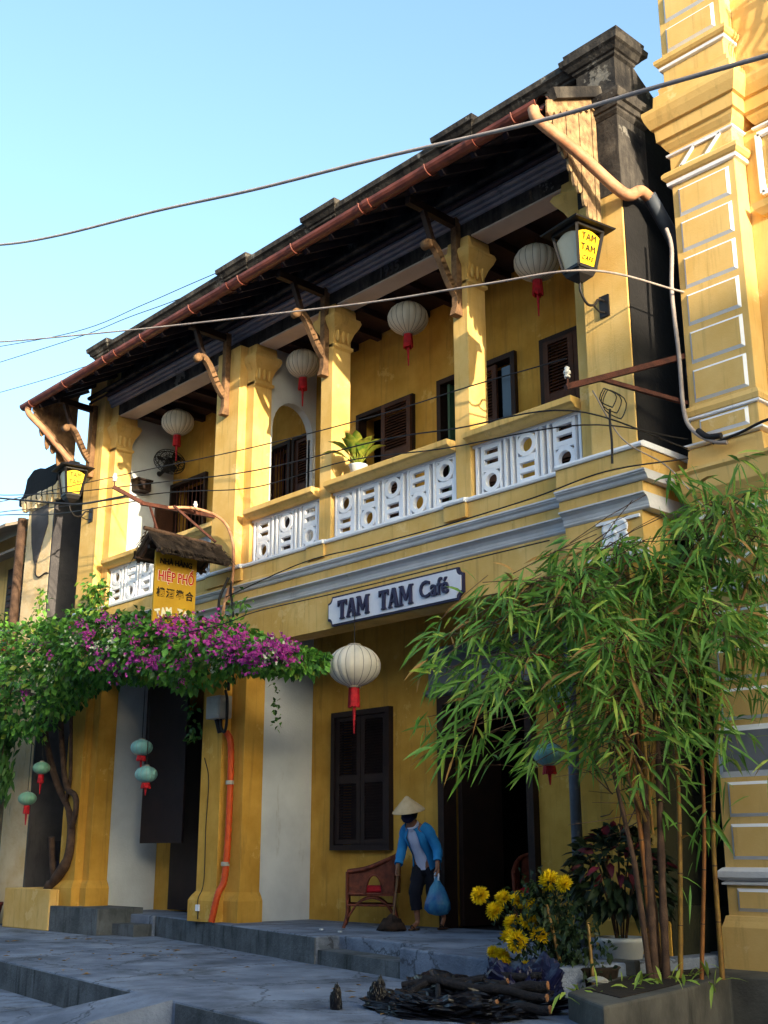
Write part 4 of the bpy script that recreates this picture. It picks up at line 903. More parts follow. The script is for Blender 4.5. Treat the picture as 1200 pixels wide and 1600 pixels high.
def canopy_pt(shell=.55):
    while True:
        x = rnd.uniform(-21.5, -10.55) if rnd.random() < .8 else rnd.uniform(-18, -13)
        t, b = lerp_tab(x, TOP), lerp_tab(x, BOT); t += .16 * noise.noise((x * 1.7, 0, 1)) ; b += .16 * noise.noise((x * 2.1, 3, 1))
        h = (t - b) / 2; c = (t + b) / 2; w = .38 + .25 * min(1, h / .7)
        a = rnd.uniform(0, 2 * PI); r = rnd.random() ** .5 if rnd.random() > shell else rnd.uniform(.8, 1.08)
        y = 8.45 + w * r * math.cos(a); z = c + h * r * math.sin(a)
        if noise.noise((x * 1.6, y * 1.6, z * 1.6)) < -.28: continue
        return Vector((x, y, z)), Vector((0, math.cos(a), math.sin(a)))
qa, qb, qc = MB(), MB(), MB()
for i in range(10500):
    p, o = canopy_pt(); d = (o * .8 + rv(.7) + Vector((.1, -.25, -.35))); n = o + rv(.6) + Vector((0, -.2, .5))
    q = qa if rnd.random() < .62 else (qb if rnd.random() < .75 else qc)
    L = rnd.uniform(.075, .135); leaf_geo(q, p, d, n, L, L * .72, .2, 2, .15)
def shoot(pts, n, L0, qs, spread=.10):
    pts = bez(pts, 8)
    for i in range(n):
        p = pts[int(rnd.random() * (len(pts) - 1))] + rv(spread * .6); leaf_geo(rnd.choice(qs), p, rv(.7) + Vector((.1, -.4, -.3)), rv(.5) + Vector((0, -.4, .6)), rnd.uniform(L0 * .7, L0 * 1.2), L0 * .6, .25, 2)
shoot([(-18.35, 8.7, 4.2), (-18.3, 8.8, 4.6), (-18.25, 8.9, 4.95), (-18.35, 8.9, 5.2)], 110, .10, [qa, qc], .10)
for dx in (0, .25, .5): shoot([(-17.3 + dx, 8.7, 4.0), (-17.1 + dx, 8.95, 4.4), (-16.95 + dx * .6, 9.02, 4.75), (-16.75 + dx * .5, 9.0, 5.0)], 150, .11, [qa, qc, qb], .14)
shoot([(-12.6, 8.6, 3.7), (-12.5, 8.8, 3.95), (-12.4, 8.9, 4.1)], 60, .09, [qa, qb], .12)
shoot([(-13.9, 8.7, 4.0), (-13.7, 8.9, 4.3)], 40, .08, [qa, qb], .1)
shoot([(-11.85, 9.0, 3.0), (-11.9, 9.05, 2.6), (-11.85, 9.05, 2.35)], 40, .07, [qb, qa], .05)
shoot([(-13.7, 8.9, 3.0), (-13.7, 9.0, 2.55), (-13.65, 9.0, 2.3)], 50, .1, [qb], .07)
for nm, q, m in (('leaves', qa, leaf_a), ('leaves', qb, leaf_b), ('leaves', qc, leaf_c)): q.build(nm, m, bo, 0, 'stuff')
q = MB(); q.tube(bez([(-17.72, 9.15, .3), (-17.5, 9.1, .45), (-17.16, 9.1, .75), (-17.12, 9.12, 1.15), (-17.3, 9.15, 1.5), (-17.7, 9.1, 1.95), (-17.95, 9.0, 2.6), (-17.8, 8.8, 3.3)], 6), [.12] * 4 + [.085] * 8 + [.07] * 12 + [.055] * 12 + [.05] * 7, 9); q.build('trunk', bark, bo)
for pts, r in (([(-17.14, 9.12, 1.2), (-16.9, 9.05, 1.45), (-16.95, 9.05, 1.7), (-17.25, 9.05, 1.85), (-17.35, 9.0, 2.3), (-17.2, 8.8, 3.1)], .045), ([(-17.6, 9.15, .35), (-17.75, 9.15, .8), (-17.72, 9.1, 1.1)], .05), ([(-17.4, 9.12, 1.6), (-17.25, 9.1, 2.0), (-17.0, 8.9, 3.0)], .03), ([(-17.8, 8.8, 3.2), (-16, 8.5, 3.6), (-13.5, 8.45, 3.5), (-11.3, 8.45, 3.15)], .03), ([(-17.8, 8.8, 3.3), (-19, 8.5, 3.5), (-21, 8.4, 3.6)], .03)):
    q = MB(); q.tube(bez(pts, 6), r, 7); q.build('branch', bark, bo)
def cluster_mesh(nm, m, n, sp, s):
    q = MB()
    for i in range(n):
        p = rv(sp * .6)
        for k in range(3):
            a = 2 * PI * k / 3 + rnd.random(); d = Vector((math.cos(a), math.sin(a), .8)) + rv(.4); leaf_geo(q, p, d, rv(1), s * rnd.uniform(.8, 1.2), s * .8, 0, 2, .2)
    return q.mesh(nm, m)
mg = [cluster_mesh('magenta_cluster', magenta, n, sp, .045) for n, sp in ((20, .10), (34, .13), (11, .085))]
wh = [cluster_mesh('white_cluster', white_fl, n, sp, .04) for n, sp in ((9, .08), (14, .10))]
def front(x, v):
    t, b = lerp_tab(x, TOP), lerp_tab(x, BOT); h = (t - b) / 2; c = (t + b) / 2; a = v; w = .38 + .25 * min(1, h / .7)
    return (x, 8.45 - w * math.cos(a) * 1.02, c + h * math.sin(a) * .98)
def put(mesh, loc, s=1):
    o = bpy.data.objects.new('flower_cluster', mesh); C.objects.link(o); o.parent = bo; o.location = Vector(loc) - root_loc(bo)
    o.rotation_euler = (rnd.uniform(0, 6), rnd.uniform(0, 6), rnd.uniform(0, 6)); o.scale = (s, s, s); o['kind'] = 'stuff'
for x, v, k in [(x * .93 - .95, v, k) for x, v, k in [(-15.6, .75, 2), (-15.2, .5, 0), (-15.0, -.1, 2), (-14.8, .2, 0), (-14.5, -.55, 1), (-14.2, -.75, 1), (-14.0, .35, 0), (-13.8, .8, 0), (-13.5, -.35, 1), (-13.25, -.6, 1), (-13.05, -.45, 1), (-13.1, .75, 1), (-12.85, .95, 0), (-12.6, .5, 1), (-12.3, .7, 1), (-12.1, .25, 1), (-12.0, .9, 1), (-11.75, .3, 1), (-11.6, -.1, 1), (-11.45, .5, 0), (-11.3, -.3, 1), (-11.15, .1, 1), (-11.0, -.5, 2), (-12.45, -.7, 2), (-12.15, -.7, 2), (-16.6, .3, 2), (-17.0, -.6, 2), (-16.1, -.3, 2), (-18.5, -.2, 2), (-14.35, .75, 2), (-10.75, .0, 0), (-10.6, .3, 2), (-13.4, .05, 2), (-14.9, .85, 2), (-12.95, -1.25, 2), (-10.9, .4, 1), (-10.7, -.3, 0), (-10.55, .5, 1), (-10.45, 0, 0), (-10.3, .2, 1), (-10.35, .8, 1), (-10.25, -.4, 1), (-10.2, .5, 2), (-11.2, .8, 1), (-11.0, -.4, 1)]]: put(mg[k], front(x, v), rnd.uniform(.85, 1.15))
for x, v, k in [(x * .93 - .95, v, k) for x, v, k in [(-15.3, .15, 0), (-14.6, -.2, 1), (-14.0, .05, 1), (-13.85, -.2, 1), (-13.7, -.3, 0), (-16.2, -.7, 1), (-16.0, -.6, 0), (-17.1, -1.1, 1), (-10.75, .55, 1), (-10.55, .5, 1), (-10.45, -.1, 0), (-11.9, -.85, 1), (-12.0, -1.1, 0), (-14.35, .5, 0), (-18.2, -.5, 0), (-17.6, .2, 0), (-10.25, .7, 1), (-10.3, .1, 0)]]: put(wh[k], front(x, v), rnd.uniform(.85, 1.1))
# --- drooping vine at the far left
vi = thing('hanging_vine', 'dark hanging vine with long drooping leaves at the far left edge', 'climbing plant', (-19.4, 8.6, 3))
q = MB()
for k in range(40):
    x = rnd.uniform(-20.2, -18.15); y = 8.4 + rnd.gauss(0, .12); zl = 1.75 + .9 * abs(noise.noise((x * 3, 1, 1))) + (x + 18.6) * -.12
    for i in range(26):
        z = rnd.uniform(zl, 3.1); leaf_geo(q, Vector((x, y, z)) + rv(.05), rv(.35) + Vector((0, -.2, -1)), rv(.5) + Vector((.6, -.6, .1)), rnd.uniform(.14, .22), .06, .2, 3)
q.build('leaves', leaf_b, vi, 0, 'stuff')
q = MB()
for k in range(10):
    x = -20.1 + k * .2; q.tube([(x, 8.4, 3.3), (x + .05, 8.42, 2.6), (x, 8.4, 2.0)], .01, 5)
q.build('stem', bark, vi)
# --- bamboo clump at the right
ba = thing('bamboo', 'feathery green bamboo clump growing from the bed at the right corner', 'bamboo', (-5.9, 8.15, -.1))
cul = []
BASE = Vector((-5.82, 8.31, -.1))
rt = Vector((.676, .737, 0)); tc = Vector((.737, -.676, 0))          # across the view and towards the street
spec = [(-.06, .0, 3.75, -.55, .2, .024, 0), (.0, .03, 4.1, -.15, .1, .026, 1.5), (-.03, .06, 3.6, -.95, .3, .016, 1.5), (.03, -.04, 3.6, -.6, .5, .016, 1.3), (-.05, .05, 3.1, -1.05, -.1, .015, 1.2), (.02, -.06, 3.9, .15, .2, .018, 1.7),
        (.30, .05, 4.5, .55, .0, .018, 0), (.46, .06, 4.35, .75, .1, .022, 0), (.15, .0, 4.0, .4, -.1, .022, 0), (-.08, .03, 2.9, -.9, .4, .014, 1.3), (.02, .08, 3.0, -.35, .6, .014, 1.1), (.06, .0, 3.4, .4, .4, .014, 1.4), (-.04, -.06, 3.9, -.3, -.2, .018, 1.8), (.08, .02, 4.4, .65, .4, .016, 1.5)]
for i, (ox, oy, L, dx, dy, r, z0) in enumerate(spec):
    b0 = BASE + rt * ox + tc * oy * 1.2; top = b0 + rt * dx + tc * dy + Vector((0, 0, L * .86))
    b = b0 if not z0 else BASE + rt * (ox * .6 - .03) + tc * oy + Vector((0, 0, z0))
    mid = b.lerp(top, .5) + Vector((0, 0, (top.z - b.z) * .18)) - (rt * dx + tc * dy) * .2; tip = top + (rt * dx + tc * dy) * .28 + Vector((0, 0, -.25 - .1 * abs(dx)))
    pts = bez([b, b.lerp(mid, .5) + rv(.03), mid, mid.lerp(top, .6) + Vector((0, 0, .08)), top, tip], 6); n = len(pts)
    q = MB(); q.tube(pts, [r * (1 - .75 * k / n) for k in range(n)], 8); o = q.build('culm', culm_o if i % 3 == 0 else culm_m, ba)
    q = MB()
    for k in range(2, n - 6, 2): q.tube([pts[k] - (pts[k+1] - pts[k]) * .03, pts[k], pts[k] + (pts[k+1] - pts[k]) * .03], [r * .9, r * (1.12 - .7 * k / n), r * .9], 8)
    q.build('culm_node', bark, o, 0, 'stuff'); cul.append(pts)
for ox, oy, lean, h, r in ((-.05, 0, -.02, 2.3, .034), (.03, .04, .05, 2.6, .03), (.0, -.06, -.10, 2.0, .028), (-.10, .05, -.22, 1.7, .022)):
    q = MB(); pts = bez([BASE + rt * ox + tc * oy, BASE + rt * (ox + lean * .3) + tc * oy + Vector((0, 0, .8)), BASE + rt * (ox + lean * .6 + .015) + tc * oy + Vector((0, 0, h * .66)), BASE + rt * (ox + lean) + tc * oy + Vector((0, 0, h))], 7)
    q.tube(pts, [r * (1.1 - .4 * i / len(pts)) * (1.18 if i % 4 == 0 else 1) for i in range(len(pts))], 9); q.build('sheathed_culm', bark, ba)
lv = [MB() for _ in range(4)]; mats_b = [bam_leaf, bam_leaf, bam_leaf2, bam_dry]; singles = []
tw = MB()
def spray(p, out, n):
    for k in range(n):
        d = out * .65 + rv(.5) + Vector((0, 0, -.40)); L = rnd.uniform(.13, .28); a = (p + rv(.04), d + rv(.2), rv(.6) + Vector((.4, -.4, .4)), L, L * rnd.uniform(.10, .15))
        u = rnd.random(); i = 0 if u < .45 else 1 if u < .8 else 2 if u < .95 else 3
        singles.append((i, a))
for ci, pts in enumerate(cul):
    n = len(pts); lo = int(n * (.45 if pts[0].z < .5 else .22))
    for k in range(28):
        j = rnd.randint(lo, n - 1); p = pts[j]; a = rnd.uniform(0, 2 * PI); out = rt * math.cos(a) + tc * math.sin(a)
        ln = rnd.uniform(.12, .55) * (1.1 - .35 * j / n); e = p + out * ln + Vector((0, 0, rnd.uniform(-.4, .12) * ln / .5))
        m = p.lerp(e, .5) + Vector((0, 0, .06)); tw.tube([p, m, e], [.007, .005, .003], 4, False)
        for t in (.6, 1.0): spray(p.lerp(m, t * 2) if t < .5 else m.lerp(e, t * 2 - 1), out, 4 if t < 1 else 6)
# low and left-reaching sprays, thinner towards the outside
for k in range(105):
    u = -.25 - 1.6 * rnd.random(); z = 1.6 + rnd.random() * (1.85 + .45 * u + .3)
    if u < -1.1 and z < 1.75 and rnd.random() < .5: continue
    p = BASE + rt * u + tc * rnd.uniform(-.1, .5) + Vector((0, 0, z))
    out = -rt + rv(.3); spray(p, out, 6); tw.tube([p, p - out * .25 + Vector((0, 0, .12)), p - out * .5 + Vector((0, 0, .2))], .004, 4, False)
for k in range(62):
    p = BASE + rt * rnd.uniform(.3, 1.1) + tc * rnd.uniform(-.2, .3) + Vector((0, 0, rnd.uniform(2.2, 4.3))); spray(p, rt * .5 + rv(.4), 6)
for k in range(30):
    p = BASE + rt * rnd.uniform(.35, 1.05) + tc * rnd.uniform(-.1, .4) + Vector((0, 0, rnd.uniform(1.7, 2.7))); spray(p, rt * .3 + rv(.4), 6)
for k in range(10):
    p = BASE + rt * rnd.uniform(-.1, .6) + tc * .1 + Vector((0, 0, rnd.uniform(.7, 1.5))); spray(p, rv(.4), 4)
camp = Vector((0, 0, .85)); order = sorted(range(len(singles)), key=lambda i: (singles[i][1][0] - camp).length - singles[i][1][3] * 4)
big = set(order[:260])
for i, (mi, a) in enumerate(singles):
    if i in big:
        q = MB(); leaf_geo(q, *a, .30, 4, .2); q.build('leaf', mats_b[mi], ba)
    else: leaf_geo(lv[mi], *a, .30, 3, .2)
for i in range(4):
    if lv[i].v: lv[i].build('leaves', mats_b[i], ba, 0, 'stuff')
for k in range(90):
    p = BASE + Vector((0, 0, 1.2 + rnd.random() * 1.3)) + rt * rnd.gauss(-.1, .12); d = rt * rnd.gauss(-.1, .3) + tc * rnd.gauss(.1, .2) + Vector((0, 0, rnd.gauss(.15, .25))); tw.tube([p, p + d * .6 + rv(.04), p + d], [.006, .004, .002], 4, False)
tw.build('twigs', bark, ba, 0, 'stuff')
q = MB()
for k in range(60):
    p = Vector((-5.65 + rnd.gauss(0, .18), 8.0 + rnd.gauss(0, .5), -.09)); leaf_geo(q, p, rv(.6) + Vector((0, 0, .3)), Vector((0, 0, 1)) + rv(.3), rnd.uniform(.1, .22), .03, .3, 3)
q.build('leaves', bam_leaf2, ba, 0, 'stuff')
# --- chrysanthemums in front
ch = thing('chrysanthemum_plant', 'tall dark chrysanthemum plant with bright yellow blooms and bamboo stakes', 'flowering plant', (-6.45, 7.7, ZS))
FL = [(769,1395,1), (795,1398,.9), (809,1399,.9), (788,1415,1), (826,1406,.8), (807,1428,.9), (825,1425,1), (808,1442,.9), (822,1450,1.15), (840,1442,.95), (851,1375,1.15), (868,1378,.9), (792,1470,1.0), (800,1480,.8), (826,1481,.7), (783,1462,.7)]
FW = [(-7.42,7.59,.50),(-7.16,7.60,.48),(-7.02,7.62,.47),(-7.22,7.56,.38),(-6.85,7.60,.43),(-7.02,7.54,.29),(-6.88,7.58,.31),(-6.98,7.45,.19),(-6.84,7.40,.16),(-6.70,7.50,.20),(-6.66,7.62,.63),(-6.50,7.60,.61),(-7.12,7.50,.02),(-7.04,7.45,-.02),(-6.80,7.45,-.03),(-7.20,7.50,.06)]
FW = [(x + .17, y + .18, z) for x, y, z in FW]
def bloom(s):
    q = MB(); N_ = 130
    for k in range(N_):
        z = 1 - 1.55 * (k + .5) / N_; r_ = math.sqrt(max(0, 1 - z * z)); a = k * 2.39996 + rnd.gauss(0, .1); d = Vector((r_ * math.cos(a), r_ * math.sin(a), z)) + rv(.06)
        leaf_geo(q, d * .012 * s, d, Vector((0, 0, 1)) - d * .5 + rv(.1), (.050 + .010 * r_) * s * rnd.uniform(.9, 1.1), .022 * s, -.12, 2, .5)
    return q.mesh('bloom', chrys)
bl = [bloom(1.0) for _ in range(3)]
for i, (x, y, z) in enumerate(FW):
    o = bpy.data.objects.new('bloom', bl[i % 3]); C.objects.link(o); o.parent = ch; o.location = Vector((x, y, z)) - root_loc(ch); s = FL[i][2] * 1.22; o.scale = (s, s, s)
    dv = Vector((rnd.gauss(-.1, .35), -.6 + rnd.gauss(0, .3), .7)); o.rotation_euler = dv.to_track_quat('Z', 'Y').to_euler()
    q = MB(); q.tube(bez([(-6.33 + rnd.gauss(0, .08), 7.9 + rnd.gauss(0, .05), ZS + .1), (x * .4 + -6.33 * .6, y * .4 + 7.95 * .6, z * .5 + ZS * .4), (x, y + .01, z)], 5), .007, 5); q.build('stem', chrys_leaf, ch)
q = MB(); q2 = MB()
for i in range(1700):
    t = rnd.random(); c = Vector((-6.36 - .25 * t, 7.88 - .08 * t, ZS + .1 + t * .74)); sp = .10 + .10 * math.sin(PI * min(1, t * 1.1))
    p = c + Vector((rnd.gauss(0, sp), rnd.gauss(0, sp * .8), rnd.gauss(0, .08))); leaf_geo(q if rnd.random() < .8 else q2, p, rv(.7) + Vector((0, -.2, -.2)), rv(.5) + Vector((0, 0, .6)), rnd.uniform(.05, .085), .036, .3, 2)
q.build('leaves', chrys_leaf, ch, 0, 'stuff'); q2.build('leaves', poin_green, ch, 0, 'stuff')
for a, b in (((-6.26, 7.7, ZS), (-6.5, 7.75, .45)), ((-6.05, 7.75, ZS), (-6.18, 7.87, .32))):
    q = MB(); q.tube([a, b], .014, 6); q.build('stake', culm_m, ch)
q = MB(); q.lathe([(.0, ZS), (.17, ZS), (.23, ZS + .24), (.25, ZS + .26), (.22, ZS + .27), (.2, ZS + .22), (0, ZS + .22)], (-6.27, 7.98, 0), 20); q.build('pot', soil, ch)
q = MB()
for k in range(160):
    a = rnd.uniform(0, 2*PI); r_ = rnd.uniform(.1, .34); p = Vector((-6.22 + r_ * math.cos(a), 7.9 + r_ * math.sin(a), ZS + .02 + .2 * (1 - r_ / .36))); leaf_geo(q, p, rv(.5) + Vector((math.cos(a), math.sin(a), -.5)), rv(1), rnd.uniform(.1, .2), .012, .3, 2)
q.build('dry_straw', old_wood, ch, 0, 'stuff')
# --- dark leaved shrub in a white pot
po = thing('potted_shrub', 'dark red and green leaved shrub in a white plastic pot behind the bamboo', 'potted plant', (-6.62, 8.62, -.1))
PX, PY, PZ = -6.42, 8.62, -.07
q = MB(); q.lathe([(0, 0), (.155, 0), (.19, .19), (.212, .20), (.215, .235), (.19, .24), (.18, .20), (0, .20)], (PX, PY, PZ), 24); q.build('pot', pot_white, po)
q = MB(); q.lathe([(0, .205), (.182, .205)], (PX, PY, PZ), 20); q.build('soil', soil, po)
for k in range(7):
    a = k * .9; q = MB(); q.tube(bez([(PX + .04*math.cos(a), PY + .04*math.sin(a), PZ + .2), (PX + .12*math.cos(a), PY + .12*math.sin(a), PZ + .6), (PX + .3*math.cos(a), PY + .3*math.sin(a), PZ + 1.0)], 5), .009, 5); q.build('stem', bark, po)
qs_ = MB()
for i in range(620):
    a = rnd.uniform(0, 2*PI); el = rnd.uniform(-.7, 1.4); r_ = rnd.uniform(.72, 1.0)
    o = Vector((math.cos(a) * math.cos(el), math.sin(a) * math.cos(el), math.sin(el))); p = Vector((PX, PY, PZ + .70)) + Vector((o.x * .42, o.y * .42, o.z * .42)) * r_
    top = o.z > .1 and rnd.random() < .6
    arg = (p, o + rv(.35) + Vector((0, 0, -.3)), o + rv(.4) + Vector((0, 0, .4)), rnd.uniform(.11, .17), .065, .35, 3, .15)
    if i < 200 and (top or o.dot(tc) > .2):
        q = MB(); leaf_geo(q, *arg); q.build('leaf', poin_red if top else poin_green, po)
    else: leaf_geo(qs_, *arg)
qs_.build('leaves', poin_green, po, 0, 'stuff')
# --- pot plant on the balcony rail
bp = thing('balcony_plant', 'broad leaved variegated plant in a small pot on the balcony rail', 'potted plant', (-10.68, 9.34, 5.47))
q = MB(); q.lathe([(0, 0), (.085, 0), (.115, .13), (.125, .14), (.11, .145), (.1, .12), (0, .12)], (-10.68, 9.34, 5.471), 18); q.build('pot', pot_white, bp)
for k in range(17):
    a = k * 2.4; el = R(35 + 45 * rnd.random()); d = Vector((math.cos(a) * math.cos(el), math.sin(a) * math.cos(el) - .15, math.sin(el)))
    q = MB(); p0 = Vector((-10.68, 9.34, 5.6)); p1 = p0 + d * .16; q.tube([p0, p1], .008, 5); leaf_geo(q, p1, d, Vector((-d.x, -d.y, 1.2)), rnd.uniform(.34, .5), .14, .4, 4, .18); q.build('leaf', house_leaf, bp)
# --- small plant pots at the far left
rp_ = thing('red_pot', 'small red flower pot standing at the far left edge of the pavement', 'flower pot', (-19.35, 9.0, ZS))
q = MB(); q.lathe([(0, 0), (.15, 0), (.2, .3), (.215, .31), (.215, .36), (.19, .36), (.18, .3), (0, .3)], (-19.4, 8.95, ZS), 20); q.build('pot', pot_red, rp_)
q = MB(); q.lathe([(0, .31), (.18, .31)], (-19.4, 8.95, ZS), 16); q.tube([(-19.4, 8.95, ZS + .3), (-19.38, 8.95, ZS + .55)], .012, 5); q.build('soil', soil, rp_)
up = thing('hanging_plant', 'small yellow green plant on the low balcony at the far left', 'potted plant', (-20.75, 9.25, 4.9))
q = MB(); q.lathe([(0, 0), (.08, 0), (.1, .14), (0, .14)], (-20.75, 9.25, 4.72), 14); q.build('pot', pot_white, up)
q = MB()
for k in range(90): leaf_geo(q, Vector((-20.75, 9.25, 5.0)) + rv(.13), rv(1), rv(1) + Vector((0, 0, .5)), .12, .06, .3, 2)
q.build('leaves', leaf_c, up, 0, 'stuff')
# ------------------------------------------------------------------ street things
pl_ = thing('planter', 'yellow plastered planter box at the foot of the left column', 'planter', (-18.1, 9.3, ZS))
q = MB()
for a in ((-18.85, -17.31, 8.93, 9.05, ZS, .32), (-18.85, -18.73, 9.052, 9.6, ZS, .318), (-17.43, -17.311, 9.052, 9.6, ZS, .318)): q.box(*a)
q.build('wall', yellow, pl_, .015); q = MB(); q.box(-18.73, -17.43, 9.052, 9.6, ZS, .24); q.build('soil', soil, pl_)
# wooden utility pole and grey post at the left
q = MB(); q.tube([(-19.75, 9.05, ZS), (-19.72, 9.05, 3), (-19.7, 9.05, 6.75)], [.10, .09, .08], 12); tag(q.build('utility_pole', bark, org=(-20.15, 9.05, ZS)), 'weathered wooden pole in front of the peeling pier', 'pole')
q = MB(); q.tube([(-19.05, 8.75, ZS), (-19.0, 8.75, 1.5), (-19.0, 8.75, 3.2)], [.11, .10, .09], 12); tag(q.build('timber_post', mat('grey_timber', '#7f7a6c', '#5f5a50', 6, .85, .4, 40), org=(-19.05, 8.75, ZS)), 'pale grey timber post under the hanging vine at the far left', 'post')
q = MB(); q.tube([(-17.62, 9.42, .24), (-17.6, 9.42, 3.3)], .05, 10); tag(q.build('white_pipe', white_cl, org=(-17.62, 9.42, .24)), 'pale vertical pipe behind the bougainvillea trunk', 'pipe')
st_ = thing('iron_stand', 'dark stand with a boxy head behind the yellow planter', 'stand', (-18.7, 9.72, ZS))
q = MB(); q.tube([(-18.75, 9.72, ZS), (-18.6, 9.72, .75)], .035, 8); q.build('post', mat('blue_black_metal', '#1d1d30', None, 3, .5, .1), st_)
q = MB(); q.rects(-18.78, -18.42, 9.62, 9.8, [(.72, -.08), (.9, 0), (1.02, .02), (1.05, .03)]); q.build('head', black_iron, st_)
# meter box, conduit, socket on the left ground column
mbx = thing('meter_box', 'grey electric meter box on the column beside the orange conduit', 'electric box', (-13.16, 9.1, 2.75))
q = MB(); q.box(-13.32, -13.0, 8.95, 9.155, 2.58, 2.88); q.build('case', box_grey, mbx, .012)
q = MB(); q.box(-13.29, -13.03, 8.94, 8.949, 2.61, 2.85); q.build('door', box_grey, mbx, .004)
q = MB(); q.tube(bez([(-13.02, 9.05, 2.95), (-12.97, 9.05, 2.8), (-12.97, 9.05, 2.5), (-13.03, 9.06, 2.40), (-13.1, 9.06, 2.46), (-13.12, 9.06, 2.58)], 5), .02, 7); q.tube([(-13.2, 9.05, 2.58), (-13.18, 9.1, 2.4)], .035, 8); q.tube([(-13.02, 9.1, 2.95), (-13.05, 9.1, 3.4)], .02, 6); q.build('cable', wire_black, mbx)
co = thing('conduit', 'orange ribbed conduit pipe running down the ground floor column', 'pipe', (-13.1, 9.22, 0))
q = MB(); pts = bez([(-13.13, 9.16, 2.42), (-13.06, 9.2, 2.2), (-13.05, 9.2, 1.2), (-13.04, 9.16, .55), (-13.06, 9.08, .35), (-13.10, 9.02, .01)], 14)
q.tube(pts, [.047 if i % 2 else .041 for i in range(len(pts))], 10); q.build('pipe', orange_pipe, co)
for z in (1.75, .72):
    q = MB(); q.tube([(-13.05, 9.195 if z > 1 else 9.17, z - .025), (-13.05, 9.195 if z > 1 else 9.17, z + .025)], .056, 12); q.build('clamp', box_grey, co)
so_ = thing('socket_box', 'small white socket box low on the ground floor column', 'socket', (-13.5, 9.1, .17))
q = MB(); q.box(-13.54, -13.46, 9.06, 9.085, .13, .21); q.build('case', white_cl, so_, .005)
q = MB(); q.tube(bez([(-13.6, 9.15, 2.1), (-13.48, 9.15, 1.8), (-13.5, 9.15, 1.2), (-13.48, 9.14, .5), (-13.5, 9.08, .3), (-13.5, 9.07, .2)], 6), .006, 5); q.tube([(-13.49, 9.075, .13), (-13.48, 9.07, .03)], .008, 5); q.build('wire', wire_black, so_)
# wall pole right of the door
q = MB(); q.tube([(-7.42, 9.34, .0), (-7.42, 9.34, 3.3)], .055, 10); tag(q.build('dark_pipe', pipe_grey, org=(-7.42, 9.34, 0)), 'dark vertical pipe right of the cafe door behind the bamboo', 'pipe')
# wall fan and small shelf in the left balcony bay
fn = thing('wall_fan', 'black wall fan on the white cross wall of the left balcony bay', 'fan', (-16.8, 10.2, 7.37))
F0 = Vector((-16.62, 10.2, 7.33)); FM = Matrix.Translation(F0) @ Matrix.Rotation(R(62), 4, 'Y') @ Matrix.Rotation(R(15), 4, 'X')
q = MB(); n = 36
for r_, dz in ((.27, .0), (.26, .06), (.18, .09), (.09, .10), (.18, -.05)): q.tube([FM @ Vector((r_ * math.cos(2*PI*k/n), r_ * math.sin(2*PI*k/n), dz)) for k in range(n + 1)], .007, 5)
for k in range(24):
    a = 2*PI*k/24; q.tube([FM @ Vector((r_ * math.cos(a), r_ * math.sin(a), z)) for r_, z in ((.05, .10), (.18, .09), (.26, .06), (.27, 0), (.18, -.05), (.06, -.05))], .004, 4)
q.build('cage', black_iron, fn)
for k in range(3):
    q = MB(); a = 2*PI*k/3; vs = [FM @ Vector((r_ * math.cos(a + t), r_ * math.sin(a + t), z)) for r_, t, z in ((.04, -.3, .01), (.22, -.25, .0), (.24, .1, .03), (.2, .5, .05), (.05, .5, .03))]; vs += [v + Vector((0, 0, .006)) for v in vs]
    q.add(vs, [(0,1,2,3,4), (9,8,7,6,5)]); q.build('blade', black_iron, fn)
q = MB(); q.tube([FM @ Vector((0, 0, .06)), FM @ Vector((0, 0, -.1)), FM @ Vector((0, 0, -.2))], [.06, .085, .06], 14); q.tube([FM @ Vector((0, 0, -.15)), (-16.85, 10.2, 7.2), (-16.93, 10.2, 7.2)], [.03, .03, .05], 8); q.build('motor', black_iron, fn)
q = MB(); q.box(-16.938, -16.75, 9.68, 9.95, 6.78, 6.95); q.box(-16.938, -16.72, 9.66, 9.97, 6.95, 6.98); tag(q.build('wall_shelf', dark_wood, org=(-16.9, 9.8, 6.8)), 'small dark wooden shelf on the white wall behind the left column', 'shelf')
